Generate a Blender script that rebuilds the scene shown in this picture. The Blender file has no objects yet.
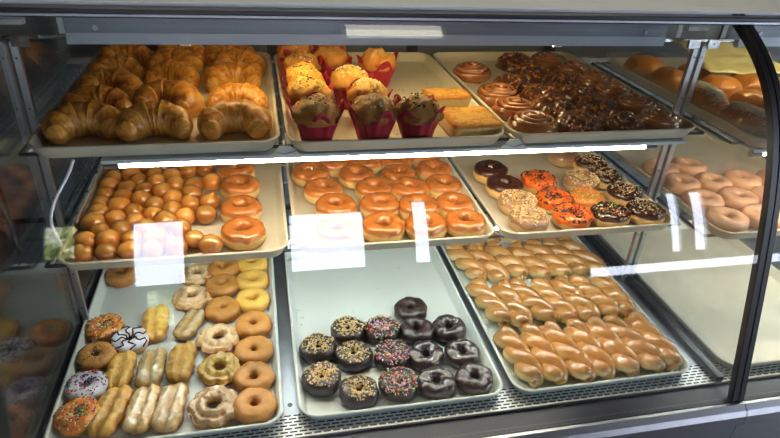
import bpy, math, random
from mathutils import Vector, Matrix, noise
import numpy as np
random.seed(7)
sc = bpy.context.scene
COL = sc.collection
PI = math.pi

# ------------------------------------------------------------------ camera
CAM = Vector((-.049, -1.009, .900))
RR = Vector((.977, -.205, .055)); UU = Vector((.057, .503, .862)); FF = Vector((.204, .840, -.503))
FF.normalize(); RR = (RR - FF * RR.dot(FF)).normalized(); UU = RR.cross(FF).normalized()
FPX = 590.8
cd = bpy.data.cameras.new('camera'); cam = bpy.data.objects.new('camera', cd); COL.objects.link(cam)
cam.matrix_world = Matrix(((RR.x, UU.x, -FF.x, CAM.x), (RR.y, UU.y, -FF.y, CAM.y), (RR.z, UU.z, -FF.z, CAM.z), (0, 0, 0, 1)))
cd.sensor_width = 36; cd.lens = FPX / 780 * 36; cd.clip_start = .02
sc.camera = cam

# ------------------------------------------------------------------ world, exposure, light levels
w = bpy.data.worlds.new('world'); sc.world = w; w.use_nodes = True
w.node_tree.nodes['Background'].inputs[0].default_value = (.5, .6, .8, 1)
w.node_tree.nodes['Background'].inputs[1].default_value = .35
sc.view_settings.view_transform = 'Standard'; sc.view_settings.look = 'None'
sc.view_settings.exposure = 0.32; sc.view_settings.gamma = 1
sc.cycles.max_bounces = 8; sc.cycles.transparent_max_bounces = 32
sc.cycles.sample_clamp_indirect = 4
sc.cycles.caustics_reflective = False; sc.cycles.caustics_refractive = False
TUBE_POWER = 54.0      # strip tube under the top shelf
FILL_TUBE_POWER = 42.0  # unseen tubes added under the middle shelf to brighten the bottom trays
HOOD_POWER = 40.0      # warm lamp inside the hood
WINDOW_POWER = 9.0     # daylight in the shop windows
SIDE_FILL_POWER = 10.0       # unseen side window added to bring in more light
CEIL_POWER = 5.0       # ceiling panels


def at(px, py, z):
    """world point on the horizontal plane z that the photograph shows at this spot"""
    d = FF + RR * ((px - 390) / FPX) - UU * ((py - 219) / FPX)
    t = (z - CAM.z) / d.z
    return CAM + d * t


# ------------------------------------------------------------------ materials
def new_mat(name):
    m = bpy.data.materials.new(name); m.use_nodes = True
    nt = m.node_tree; b = nt.nodes['Principled BSDF']
    return m, nt, b


def N(nt, typ, **kw):
    n = nt.nodes.new(typ)
    for k, v in kw.items():
        if k in n.inputs: n.inputs[k].default_value = v
        else: setattr(n, k, v)
    return n


def ramp(nt, fac, stops):
    r = nt.nodes.new('ShaderNodeValToRGB'); e = r.color_ramp.elements
    while len(e) > 1: e.remove(e[-1])
    e[0].position = stops[0][0]; e[0].color = (*stops[0][1], 1)
    for p, c in stops[1:]:
        k = e.new(p); k.color = (*c, 1)
    nt.links.new(fac, r.inputs[0]); return r.outputs[0]


def plain(name, col, rough=.5, metal=0, spec=.5, bump=0, bscale=200, coat=0, var=0, vscale=30):
    m, nt, b = new_mat(name)
    b.inputs['Base Color'].default_value = (*col, 1); b.inputs['Roughness'].default_value = rough
    b.inputs['Metallic'].default_value = metal; b.inputs['Specular IOR Level'].default_value = spec
    b.inputs['Coat Weight'].default_value = coat; b.inputs['Coat Roughness'].default_value = .06
    tc = N(nt, 'ShaderNodeTexCoord')
    if var:
        n = N(nt, 'ShaderNodeTexNoise', Scale=vscale, Detail=5.0); nt.links.new(tc.outputs['Object'], n.inputs['Vector'])
        o = ramp(nt, n.outputs[0], [(.3, tuple(c * (1 - var) for c in col)), (.7, tuple(min(1, c * (1 + var)) for c in col))])
        nt.links.new(o, b.inputs['Base Color'])
    if bump:
        n = N(nt, 'ShaderNodeTexNoise', Scale=bscale, Detail=4.0); nt.links.new(tc.outputs['Object'], n.inputs['Vector'])
        bp = N(nt, 'ShaderNodeBump', Strength=bump, Distance=.002); nt.links.new(n.outputs[0], bp.inputs['Height'])
        nt.links.new(bp.outputs[0], b.inputs['Normal'])
    return m


def emit(name, col, s):
    m = bpy.data.materials.new(name); m.use_nodes = True; nt = m.node_tree; nt.nodes.clear()
    e = N(nt, 'ShaderNodeEmission'); e.inputs[0].default_value = (*col, 1); e.inputs[1].default_value = s
    o = N(nt, 'ShaderNodeOutputMaterial'); nt.links.new(e.outputs[0], o.inputs[0]); return m


def glass(name, f0, tint=(.95, .98, .97)):
    """clear pane: mirror reflection growing towards grazing angles over see-through"""
    m = bpy.data.materials.new(name); m.use_nodes = True; nt = m.node_tree; nt.nodes.clear()
    g = N(nt, 'ShaderNodeNewGeometry')
    d = N(nt, 'ShaderNodeVectorMath', operation='DOT_PRODUCT')
    nt.links.new(g.outputs['Incoming'], d.inputs[0]); nt.links.new(g.outputs['Normal'], d.inputs[1])
    a = N(nt, 'ShaderNodeMath', operation='ABSOLUTE'); nt.links.new(d.outputs['Value'], a.inputs[0])
    s = N(nt, 'ShaderNodeMath', operation='SUBTRACT'); s.inputs[0].default_value = 1; nt.links.new(a.outputs[0], s.inputs[1])
    p = N(nt, 'ShaderNodeMath', operation='POWER'); p.inputs[1].default_value = 5; nt.links.new(s.outputs[0], p.inputs[0])
    mu = N(nt, 'ShaderNodeMath', operation='MULTIPLY_ADD'); mu.inputs[1].default_value = 1 - f0; mu.inputs[2].default_value = f0
    nt.links.new(p.outputs[0], mu.inputs[0])
    tr = N(nt, 'ShaderNodeBsdfTransparent'); tr.inputs[0].default_value = (*tint, 1)
    gl = N(nt, 'ShaderNodeBsdfGlossy'); gl.inputs['Roughness'].default_value = 0.0; gl.inputs[0].default_value = (1, 1, 1, 1)
    mx = N(nt, 'ShaderNodeMixShader'); o = N(nt, 'ShaderNodeOutputMaterial')
    nt.links.new(mu.outputs[0], mx.inputs[0]); nt.links.new(tr.outputs[0], mx.inputs[1]); nt.links.new(gl.outputs[0], mx.inputs[2])
    nt.links.new(mx.outputs[0], o.inputs[0]); return m


def bread(name, zstops, zmax, rough=.4, noise_amt=.35, nscale=40, bump=.25, bscale=160, coat=0., hue=.0, spec=.4, vary=.2):
    """baked dough: colour bands up the side of the piece, mottled, a little different from piece to piece"""
    m, nt, b = new_mat(name)
    tc = N(nt, 'ShaderNodeTexCoord'); sp = N(nt, 'ShaderNodeSeparateXYZ'); nt.links.new(tc.outputs['Object'], sp.inputs[0])
    oi = N(nt, 'ShaderNodeObjectInfo')
    add = N(nt, 'ShaderNodeVectorMath', operation='ADD'); sc_ = N(nt, 'ShaderNodeVectorMath', operation='SCALE'); sc_.inputs['Scale'].default_value = 3.0
    cb = N(nt, 'ShaderNodeCombineXYZ'); nt.links.new(oi.outputs['Random'], cb.inputs[0]); nt.links.new(oi.outputs['Random'], cb.inputs[1])
    nt.links.new(cb.outputs[0], sc_.inputs[0]); nt.links.new(tc.outputs['Object'], add.inputs[0]); nt.links.new(sc_.outputs[0], add.inputs[1])
    n = N(nt, 'ShaderNodeTexNoise', Scale=nscale, Detail=6.0, Roughness=.6); nt.links.new(add.outputs[0], n.inputs['Vector'])
    d = N(nt, 'ShaderNodeMath', operation='DIVIDE'); nt.links.new(sp.outputs[2], d.inputs[0]); d.inputs[1].default_value = zmax
    ns = N(nt, 'ShaderNodeMath', operation='MULTIPLY_ADD'); nt.links.new(n.outputs[0], ns.inputs[0]); ns.inputs[1].default_value = noise_amt
    ns.inputs[2].default_value = -noise_amt / 2
    a = N(nt, 'ShaderNodeMath', operation='ADD'); nt.links.new(d.outputs[0], a.inputs[0]); nt.links.new(ns.outputs[0], a.inputs[1])
    c = ramp(nt, a.outputs[0], zstops)
    hs = N(nt, 'ShaderNodeHueSaturation'); mr = N(nt, 'ShaderNodeMapRange'); nt.links.new(oi.outputs['Random'], mr.inputs[0])
    mr.inputs[3].default_value = 1 - vary; mr.inputs[4].default_value = 1 + vary
    nt.links.new(mr.outputs[0], hs.inputs['Value']); nt.links.new(c, hs.inputs['Color']); nt.links.new(hs.outputs[0], b.inputs['Base Color'])
    b.inputs['Roughness'].default_value = rough; b.inputs['Specular IOR Level'].default_value = spec
    b.inputs['Coat Weight'].default_value = coat; b.inputs['Coat Roughness'].default_value = .06
    b.inputs['Subsurface Weight'].default_value = 0
    n2 = N(nt, 'ShaderNodeTexNoise', Scale=bscale, Detail=5.0); nt.links.new(add.outputs[0], n2.inputs['Vector'])
    bp = N(nt, 'ShaderNodeBump', Strength=bump, Distance=.002); nt.links.new(n2.outputs[0], bp.inputs['Height'])
    nt.links.new(bp.outputs[0], b.inputs['Normal'])
    return m


def attr_bread(name, stops, attr, rough=.35, coat=.4, nscale=60, namt=.25, bump=.2, vary=.12, streak=0, bscale=140):
    """dough coloured by a per-vertex crust value stored on the mesh"""
    m, nt, b = new_mat(name)
    at_ = N(nt, 'ShaderNodeAttribute', attribute_name=attr)
    tc = N(nt, 'ShaderNodeTexCoord'); n = N(nt, 'ShaderNodeTexNoise', Scale=nscale, Detail=6.0, Roughness=.6); nt.links.new(tc.outputs['Object'], n.inputs['Vector'])
    ns = N(nt, 'ShaderNodeMath', operation='MULTIPLY_ADD'); nt.links.new(n.outputs[0], ns.inputs[0]); ns.inputs[1].default_value = namt; ns.inputs[2].default_value = -namt / 2
    a = N(nt, 'ShaderNodeMath', operation='ADD'); nt.links.new(at_.outputs['Fac'], a.inputs[0]); nt.links.new(ns.outputs[0], a.inputs[1])
    c = ramp(nt, a.outputs[0], stops)
    oi = N(nt, 'ShaderNodeObjectInfo'); hs = N(nt, 'ShaderNodeHueSaturation'); mr = N(nt, 'ShaderNodeMapRange'); nt.links.new(oi.outputs['Random'], mr.inputs[0])
    mr.inputs[3].default_value = 1 - vary; mr.inputs[4].default_value = 1 + vary
    nt.links.new(mr.outputs[0], hs.inputs['Value']); nt.links.new(c, hs.inputs['Color']); nt.links.new(hs.outputs[0], b.inputs['Base Color'])
    b.inputs['Roughness'].default_value = rough; b.inputs['Coat Weight'].default_value = coat; b.inputs['Coat Roughness'].default_value = .06
    n2 = N(nt, 'ShaderNodeTexNoise', Scale=bscale, Detail=5.0); nt.links.new(tc.outputs['Object'], n2.inputs['Vector'])
    bp = N(nt, 'ShaderNodeBump', Strength=bump, Distance=.002); nt.links.new(n2.outputs[0], bp.inputs['Height'])
    nt.links.new(bp.outputs[0], b.inputs['Normal'])
    return m


M = {}
M['tray'] = plain('tray_plastic', (.74, .67, .52), .38, var=.06, vscale=8, spec=.5)
M['tray_deck'] = plain('tray_daylight_tint', (.70, .73, .68), .32, var=.05, vscale=8, spec=.5)  # cool daylight on the bottom level is put into this tray colour
M['steel'] = plain('brushed_steel', (.62, .64, .68), .32, 1, bump=.05, bscale=60)
M['steel_dull'] = plain('dull_steel', (.38, .40, .44), .45, .9, var=.1, vscale=12)
M['hood'] = plain('painted_hood', (.20, .21, .25), .35, .6)
M['hood_low'] = plain('hood_lip', (.36, .37, .42), .38, .6)
M['black'] = plain('black_plastic', (.012, .012, .016), .35)
M['rubber'] = plain('black_rubber', (.006, .006, .008), .45)
M['navy'] = plain('dark_ledge', (.02, .022, .035), .3, .3)
M['wire'] = plain('dark_wire', (.16, .17, .18), .3, .8)
M['chrome'] = plain('chrome', (.8, .8, .82), .15, 1)
M['white'] = plain('white_enamel', (.75, .76, .78), .4)
M['white_cord'] = plain('white_cord', (.72, .74, .85), .4)
M['clip'] = plain('cream_clip', (.72, .70, .62), .35)
M['glass'] = glass('front_pane', .042)
M['side_glass'] = glass('side_pane', .075, (.94, .95, .96))
M['tube'] = emit('lit_tube', (1.0, .86, .66), TUBE_POWER)
M['tube_fill'] = emit('lit_fill_tube', (.93, 1.0, .98), FILL_TUBE_POWER)
M['tube_hood'] = emit('lit_hood_tube', (1.0, .74, .36), HOOD_POWER)
M['sky_pane'] = emit('daylit_pane', (.80, .84, 1.0), WINDOW_POWER)
M['tree_pane'] = emit('pane_onto_trees', (1, 1, 1), 5.0)
_nt = M['tree_pane'].node_tree; _n = N(_nt, 'ShaderNodeTexNoise', Scale=9.0, Detail=6.0, Roughness=.7)
_nt.links.new(N(_nt, 'ShaderNodeTexCoord').outputs['Object'], _n.inputs['Vector'])
_nt.links.new(ramp(_nt, _n.outputs[0], [(.38, (.03, .06, .01)), (.5, (.30, .36, .10)), (.62, (.85, .9, .75))]), _nt.nodes['Emission'].inputs[0])
M['side_fill_pane'] = emit('side_fill_glow', (.74, .84, 1.0), SIDE_FILL_POWER)
M['ceil_pane'] = emit('ceiling_panel', (1.0, .93, .75), CEIL_POWER)
M['wall'] = plain('wall_paint', (.05, .042, .04), .8)
M['rearwall'] = plain('rear_wall_paint', (.12, .13, .14), .7)
M['floor'] = plain('floor_tile', (.07, .06, .055), .5)
M['ceiling'] = plain('ceiling_tile', (.055, .042, .034), .9)
M['toe'] = plain('case_body', (.05, .05, .06), .6)

YEAST = [(.0, (.52, .24, .06)), (.18, (.66, .34, .09)), (.30, (.88, .62, .25)), (.66, (.86, .58, .22)), (.78, (.52, .22, .05)), (1, (.45, .17, .035))]
M['yeast'] = bread('yeast_dough', YEAST, .036, .45, .12, 50, .15)
M['yeast_cream'] = bread('yeast_dough_pale', [(0, (.52, .26, .09)), (.25, (.68, .42, .19)), (.6, (.66, .42, .2)), (1, (.5, .24, .08))], .036, .5, .12, 50, .15)
M['honey'] = plain('honey_glaze', (.53, .165, .030), .25, coat=1., var=.22, vscale=45, bump=.25, bscale=70)
M['hole'] = bread('donut_hole_crust', [(0, (.76, .44, .12)), (.25, (.62, .26, .045)), (.5, (.50, .15, .018)), (.75, (.56, .20, .028)), (1, (.76, .38, .09))], .044, .25, .8, 22, .15, 90, coat=1., vary=.25)
M['choc'] = plain('chocolate_icing', (.050, .013, .006), .22, coat=.35, bump=.15, bscale=120, var=.25, vscale=40)
M['choc_cake'] = plain('chocolate_cake', (.030, .012, .009), .42, coat=.25, bump=.5, bscale=140, var=.35, vscale=60)
M['choc_glazed'] = plain('glazed_chocolate_cake', (.036, .015, .013), .3, coat=.6, bump=.5, bscale=110, var=.4, vscale=60)
M['flake'] = plain('white_glaze_flakes', (.42, .38, .40), .4)
M['tan_ice'] = plain('maple_icing', (.40, .21, .11), .35, coat=.4, var=.1)
M['orange_ice'] = plain('orange_icing', (.88, .17, .008), .3, coat=.4)
M['orange_ice2'] = plain('orange_frosting', (.78, .24, .03), .35, coat=.3)
M['white_ice'] = plain('white_icing', (.70, .66, .72), .32, coat=.4)
M['sugar_ring'] = bread('sugared_ring_glaze', [(0, (.80, .40, .19)), (.4, (.92, .54, .32)), (1, (.90, .51, .31))], .036, .32, .2, 50, .2, coat=.35, vary=.07)
M['croissant'] = attr_bread('croissant_crust', [(0, (.84, .54, .15)), (.3, (.76, .39, .07)), (.62, (.62, .25, .035)), (1, (.32, .10, .015))], 'crust', .40, .2, 60, .5, .35)
M['twist'] = attr_bread('twist_crust', [(0, (.86, .66, .32)), (.30, (.80, .54, .22)), (.45, (.62, .31, .09)), (1, (.50, .20, .05))], 'crust', .25, 1.0, 50, .2, .12)
M['cake_brown'] = bread('cake_donut_brown', [(0, (.28, .08, .012)), (.45, (.46, .17, .03)), (1, (.58, .26, .06))], .034, .42, .9, 50, .5, 180, coat=.15)
M['cake_gold'] = bread('cake_donut_gold', [(0, (.42, .15, .02)), (.5, (.68, .34, .05)), (1, (.80, .48, .10))], .034, .42, .8, 50, .45, 180, coat=.15)
M['oldfash'] = bread('craggy_glazed_crust', [(0, (.28, .09, .015)), (.38, (.52, .24, .06)), (.62, (.68, .42, .19)), (1, (.76, .56, .34))], .034, .3, 1.1, 70, .9, 120, coat=.8)
M['oldfash_y'] = bread('craggy_golden_crust', [(0, (.36, .13, .02)), (.4, (.66, .34, .05)), (1, (.82, .56, .15))], .034, .32, 1.0, 70, .8, 120, coat=.6)
M['bar'] = bread('fried_bar_crust', [(0, (.24, .07, .01)), (.35, (.52, .22, .035)), (.7, (.66, .33, .06)), (1, (.74, .44, .11))], .034, .38, 1.0, 55, .8, 110, coat=.3)
M['bar_gl'] = bread('glazed_bar_crust', [(0, (.30, .10, .015)), (.4, (.58, .30, .08)), (.75, (.66, .40, .14)), (1.05, (.78, .62, .38))], .034, .22, .9, 45, .9, 90, coat=1.)
M['roll'] = attr_bread('cinnamon_roll_crust', [(0, (.09, .02, .004)), (.3, (.30, .085, .015)), (.65, (.44, .15, .035)), (1, (.62, .32, .13))], 'crust', .25, 1., 60, .3, .2, vary=.18)
M['pecan'] = plain('caramel_nuts', (.34, .11, .02), .28, coat=.7, var=.6, vscale=120, bump=.4, bscale=200)
M['pecan_gold'] = plain('golden_nuts', (.45, .18, .04), .25, coat=.9, bump=.3)
M['pecan_dark'] = plain('dark_nuts', (.06, .016, .005), .3, coat=.8, bump=.3)
M['pecan_roll'] = plain('caramel_roll', (.10, .028, .008), .3, coat=.6, var=.5, vscale=50, bump=.4, bscale=120)
M['muffin'] = bread('muffin_crumb', [(0, (.30, .10, .02)), (.65, (.42, .14, .02)), (.85, (.54, .22, .035)), (1.1, (.60, .33, .11))], .088, .6, .5, 70, 1., 130)
M['muffin_y'] = bread('muffin_crumb_gold', [(0, (.45, .16, .02)), (.65, (.42, .17, .02)), (.85, (.56, .27, .03)), (1.1, (.74, .46, .09))], .088, .6, .5, 70, 1., 130)
M['paper'] = plain('red_baking_paper', (.34, .006, .022), .55, bump=.1, bscale=60, var=.2, vscale=30)
M['cornbread'] = bread('crumb_cake', [(0, (.40, .2, .06)), (.15, (.66, .52, .28)), (.70, (.70, .54, .28)), (.80, (.60, .27, .04)), (.95, (.52, .19, .025)), (1.1, (.74, .40, .08))], .034, .75, .35, 130, 1., 220)
M['bun'] = bread('bun_crust', [(0, (.62, .38, .14)), (.3, (.55, .26, .06)), (.6, (.50, .19, .03)), (1, (.56, .22, .035))], .055, .35, .35, 25, .15, coat=.35)
M['peanut'] = plain('chopped_peanut', (.78, .50, .18), .6)
M['nut_pale'] = plain('pale_nut', (.80, .64, .38), .6)
M['coconut'] = plain('shredded_coconut', (.78, .74, .66), .7)
M['wax'] = plain('wax_paper', (.78, .72, .38), .5)
M['c_black'] = plain('black_sprinkle', (.01, .008, .012), .4)
M['c_orange'] = plain('orange_sprinkle', (.85, .10, .01), .4)
M['c_red'] = plain('red_sprinkle', (.70, .02, .02), .4)
M['c_green'] = plain('green_sprinkle', (.08, .42, .07), .4)
M['c_yellow'] = plain('yellow_sprinkle', (.80, .62, .10), .4)
M['c_white'] = plain('white_sprinkle', (.75, .75, .72), .4)
M['c_blue'] = plain('blue_sprinkle', (.05, .08, .35), .4)
M['c_pink'] = plain('pink_sprinkle', (.72, .15, .32), .4)
M['crumb'] = plain('crumb', (.035, .015, .01), .6)
M['brown_bits'] = plain('cocoa_nut_bits', (.18, .075, .035), .5)


# ------------------------------------------------------------------ mesh helpers
def mesh_obj(name, verts, faces, mats, parent=None, smooth=True, mi=None, attr=None, loc=None):
    me = bpy.data.meshes.new(name); me.from_pydata([tuple(v) for v in verts], [], faces); me.update()
    if not isinstance(mats, (list, tuple)): mats = [mats]
    for m in mats: me.materials.append(m)
    if mi is not None: me.polygons.foreach_set('material_index', mi)
    if smooth: me.polygons.foreach_set('use_smooth', [True] * len(me.polygons))
    if attr:
        for k, vals in attr.items():
            a = me.attributes.new(k, 'FLOAT', 'POINT'); a.data.foreach_set('value', vals)
    o = bpy.data.objects.new(name, me); COL.objects.link(o)
    if parent: o.parent = parent
    if loc: o.location = loc
    return o


class MB:
    def __init__(s): s.v = []; s.f = []; s.m = []
    def add(s, v, f, mi=0):
        k = len(s.v); s.v += [tuple(a) for a in v]; s.f += [tuple(i + k for i in q) for q in f]; s.m += [mi] * len(f)
    def box(s, x0, x1, y0, y1, z0, z1, mi=0):
        v = [(x, y, z) for z in (z0, z1) for y in (y0, y1) for x in (x0, x1)]
        s.add(v, [(0, 2, 3, 1), (4, 5, 7, 6), (0, 1, 5, 4), (2, 6, 7, 3), (0, 4, 6, 2), (1, 3, 7, 5)], mi)
    def bar(s, a, b, r, n=6, mi=0):
        a = Vector(a); b = Vector(b); d = (b - a).normalized()
        u = d.orthogonal().normalized(); w_ = d.cross(u)
        v = []
        for p in (a, b):
            for i in range(n):
                t = 2 * PI * i / n; v.append(p + u * (r * math.cos(t)) + w_ * (r * math.sin(t)))
        f = [(i, (i + 1) % n, n + (i + 1) % n, n + i) for i in range(n)] + [tuple(range(n))[::-1], tuple(range(n, 2 * n))]
        s.add(v, f, mi)
    def tube(s, pts, r, n=8, mi=0):
        pts = [Vector(p) for p in pts]; v = []; f = []
        u = None
        for k, p in enumerate(pts):
            d = (pts[min(k + 1, len(pts) - 1)] - pts[max(k - 1, 0)]).normalized()
            u = d.orthogonal().normalized() if u is None else (u - d * u.dot(d)).normalized()
            w_ = d.cross(u)
            for i in range(n):
                t = 2 * PI * i / n; v.append(p + u * (r * math.cos(t)) + w_ * (r * math.sin(t)))
        for k in range(len(pts) - 1):
            for i in range(n): f.append((k * n + i, k * n + (i + 1) % n, (k + 1) * n + (i + 1) % n, (k + 1) * n + i))
        f += [tuple(range(n))[::-1], tuple(range((len(pts) - 1) * n, len(pts) * n))]
        s.add(v, f, mi)
    def blob(s, c, sx, sy, sz, rot=None, mi=0, j=0):
        """small irregular eight-cornered nugget"""
        c = Vector(c); R_ = rot or Matrix.Identity(3)
        v = []
        for i, (a, b_, d) in enumerate([(1, 0, 0), (-1, 0, 0), (0, 1, 0), (0, -1, 0), (0, 0, 1), (0, 0, -1)]):
            q = 1 + random.uniform(-j, j); v.append(c + R_ @ Vector((a * sx * q, b_ * sy * q, d * sz * q)))
        s.add(v, [(0, 2, 4), (2, 1, 4), (1, 3, 4), (3, 0, 4), (2, 0, 5), (1, 2, 5), (3, 1, 5), (0, 3, 5)], mi)
    def build(s, name, mats, parent=None, smooth=False, bevel=0):
        o = mesh_obj(name, s.v, s.f, mats, parent, smooth, s.m)
        if bevel:
            b = o.modifiers.new('bevel', 'BEVEL'); b.width = bevel; b.segments = 2; b.limit_method = 'ANGLE'
        return o


def tag(o, label=None, cat=None, group=None, kind=None):
    if label: o['label'] = label
    if cat: o['category'] = cat
    if group: o['group'] = group
    if kind: o['kind'] = kind
    return o


def kids(o): return [c for c in bpy.data.objects if c.parent == o]


def copy_tree(o, parent=None):
    c = o.copy(); COL.objects.link(c)
    c.parent = parent
    for ch in kids(o): copy_tree(ch, c)
    return c


def empty(name, loc=(0, 0, 0)):
    o = bpy.data.objects.new(name, None); o.empty_display_size = .02; COL.objects.link(o); o.location = loc; return o


def nz(p, s, seed=0): return noise.noise(Vector((p[0] * s + seed, p[1] * s + seed * .7, p[2] * s - seed)))


# ------------------------------------------------------------------ geometry of the case
XL, XD, XR = -.505, .985, 2.15        # left glass divider, right glass divider, far right end
ZT, ZM, ZB = .442, .206, -.076        # tray rims on the three levels
ZDK = -.1015
TH = .0245                            # tray height


def gy(z): return -.24 + .245 * (z + .1) + .206 * math.exp((z - .68) / .1)


# ---- the shop around it
def struct(name, mb, mats): return tag(mb.build(name, mats), kind='structure')


mb = MB(); mb.box(-3.2, 5.6, -4.1, 3.3, -.85, -.8); struct('floor', mb, M['floor'])
mb = MB(); mb.box(-3.2, 5.6, -4.1, 3.3, 2.1, 2.15); struct('ceiling', mb, M['ceiling'])
for nm, xa, xb, sgn in (('wall_left', -3.25, -3.2, 1), ('wall_right', 5.6, 5.65, -1)):
    if sgn > 0: mb = MB(); mb.box(xa, xb, -4.1, 3.3, -.85, 2.15); struct(nm, mb, M['wall']); continue
    mb = MB(); mb.box(xa, xb, -4.1, -3.7, -.85, 2.15); mb.box(xa, xb, -1.2, 3.3, -.85, 2.15); mb.box(xa, xb, -3.7, -1.2, -.85, -.3); mb.box(xa, xb, -3.7, -1.2, 1.9, 2.15); struct(nm, mb, M['wall'])
    mb = MB(); xc = (xa + xb) / 2; mb.box(xc - .005, xc + .005, -3.7, -1.2, -.3, 1.9); o = struct('window_9', mb, M['side_fill_pane'])  # glowing pane added out of view as extra daylight on the case
    f = MB(); xe = xb if sgn > 0 else xa
    for a, b, c, d in ((-3.7, -3.65, -.3, 1.9), (-1.25, -1.2, -.3, 1.9), (-3.7, -1.2, -.3, -.25), (-3.7, -1.2, 1.85, 1.9), (-2.47, -2.43, -.3, 1.9)): f.box(xe - .02, xe + .02, a, b, c, d)
    f.build('window_frame', M['steel_dull'], o)
mb = MB(); mb.box(-3.2, 5.6, 3.2, 3.3, -.85, 2.15); struct('wall_rear', mb, M['rearwall'])
WINS = [(-1.10, -.70, -.02, .98), (.12, .76, .02, .97), (1.18, 1.33, .02, 1.12), (3.68, 3.81, -.1, 1.0), (3.93, 4.09, -.1, 1.0), (2.82, 4.95, -.36, -.22), (-1.74, -1.50, .42, 1.0), (-1.02, -.80, -.50, -.07)]
xs = sorted({-3.2, 5.6} | {a for q in WINS for a in q[:2]}); zs = sorted({-.85, 2.15} | {a for q in WINS for a in q[2:]})
mb = MB()
for i in range(len(xs) - 1):
    for j in range(len(zs) - 1):
        cx, cz = (xs[i] + xs[i + 1]) / 2, (zs[j] + zs[j + 1]) / 2
        if not any(a < cx < b and c < cz < d for a, b, c, d in WINS): mb.box(xs[i], xs[i + 1], -4.1, -4.0, zs[j], zs[j + 1])
struct('wall_front', mb, M['wall'])
for k, (a, b, c, d) in enumerate(WINS):
    mb = MB(); mb.box(a, b, -4.07, -4.06, c, d); o = struct('window_%d' % (k + 1), mb, M['tree_pane' if k > 5 else 'sky_pane'])
    f = MB(); t = .012
    f.box(a, a + t, -4.06, -4.02, c, d); f.box(b - t, b, -4.06, -4.02, c, d); f.box(a, b, -4.06, -4.02, c, c + t); f.box(a, b, -4.06, -4.02, d - t, d)
    f.build('window_frame', M['steel_dull'], o)
for k, (x0, x1, y0, y1, desc) in enumerate([(.33, .76, .45, .66, 'right above the display case'), (-.9, 1.9, 1.1, 1.7, 'added behind the display case to light its counter')]):  # second panel is an unseen addition that brightens the counter top
    e = empty('ceiling_light', ((x0 + x1) / 2, (y0 + y1) / 2, 2.1)); tag(e, 'flat square ceiling light panel ' + desc, 'light')
    mb = MB(); hx, hy = (x1 - x0) / 2, (y1 - y0) / 2
    mb.box(-hx, hx, -hy, hy, -.012, -.002); mb.build('diffuser', M['ceil_pane'], e)
    mb = MB(); mb.box(-hx - .02, hx + .02, -hy - .02, -hy, -.015, 0); mb.box(-hx - .02, hx + .02, hy, hy + .02, -.015, 0)
    mb.box(-hx - .02, -hx, -hy, hy, -.015, 0); mb.box(hx, hx + .02, -hy, hy, -.015, 0); mb.build('frame', M['white'], e)

# ---- display case
case = empty('display_case', (0, 0, -.8)); tag(case, 'long refrigerated bakery display case with curved front glass and three levels of pastry trays', 'display case')


def part(name, mb, mats, parent=case, **k):
    o = mb.build(name, mats, parent, **k)
    if parent is case: o.location = (0, 0, .8)
    return o


X0, X1 = -1.7, XR
mb = MB(); mb.box(X0, X1, -.12, .78, -.135, ZDK); part('deck', mb, M['steel_dull'])
# perforated grille in front of the trays
m, nt, b = new_mat('slotted_grille'); tc = N(nt, 'ShaderNodeTexCoord')
br = N(nt, 'ShaderNodeTexBrick'); nt.links.new(tc.outputs['Object'], br.inputs['Vector'])
br.inputs['Scale'].default_value = 1; br.inputs['Brick Width'].default_value = .0195; br.inputs['Row Height'].default_value = .0085
br.inputs['Mortar Size'].default_value = .0021; br.inputs['Mortar Smooth'].default_value = .0
br.inputs['Color1'].default_value = (.02, .02, .025, 1); br.inputs['Color2'].default_value = (.02, .02, .025, 1); br.inputs['Mortar'].default_value = (.62, .63, .62, 1)
nt.links.new(br.outputs['Color'], b.inputs['Base Color']); b.inputs['Roughness'].default_value = .35; b.inputs['Metallic'].default_value = .55
M['grille'] = m
mb = MB(); mb.box(X0, X1, -.185, -.12, -.135, ZDK - .0005); part('perforated_grille', mb, M['grille'])
mb = MB(); mb.box(X0, X1, -.243, -.185, -.150, -.103); mb.box(X0, X1, -.189, -.184, -.103, -.097); part('front_ledge', mb, M['navy'], bevel=.002)
# stainless apron: a sloped nose over a vertical face, in two lengths that meet near the glass joint
prof = [(-.243, -.103), (-.250, -.103), (-.262, -.112), (-.268, -.125), (-.268, -.150), (-.262, -.160), (-.255, -.165), (-.255, -.62), (-.240, -.62)]
for xa, xb in ((X0, .998), (1.0, X1)):
    v = [(x, y, z) for x in (xa, xb) for y, z in prof]; n = len(prof)
    mb = MB(); mb.add(v, [(i, i + 1, n + i + 1, n + i) for i in range(n - 1)] + [tuple(range(n)), tuple(range(n, 2 * n))[::-1], (n - 1, 0, n, 2 * n - 1)])
    part('front_apron', mb, M['steel'])
mb = MB(); mb.box(X0, X1, -.235, .78, -.8, -.15); part('base_cabinet', mb, M['toe'])
for sx_, sy_ in ((290, 405), (516, 385)):
    p = at(sx_, sy_, ZDK); mb = MB(); mb.bar((p.x, p.y, ZDK - .002), (p.x, p.y, ZDK + .0006), .0055, 16); part('drain_hole', mb, M['black'])


def pane(name, xa, xb):
    zz = [-.10 + (.672 + .10) * i / 60 for i in range(61)]; v = []; th = .006
    for x in (xa, xb):
        for z in zz: v.append((x, gy(z), z))
    for x in (xa, xb):
        for z in zz:
            s = .245 + 2.06 * math.exp((z - .68) / .1); n = Vector((0, 1, -s)).normalized() * th; v.append((x, gy(z) + n.y, z + n.z))
    k = 61; f = [(i, i + 1, k + i + 1, k + i) for i in range(60)] + [(2 * k + i, 3 * k + i, 3 * k + i + 1, 2 * k + i + 1) for i in range(60)]
    mb = MB(); mb.add(v, f); o = part(name, mb, M['glass'], smooth=True)
    return o


pane('front_glass', X0, XD - .001); pane('front_glass', XD + .003, X1)


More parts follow.
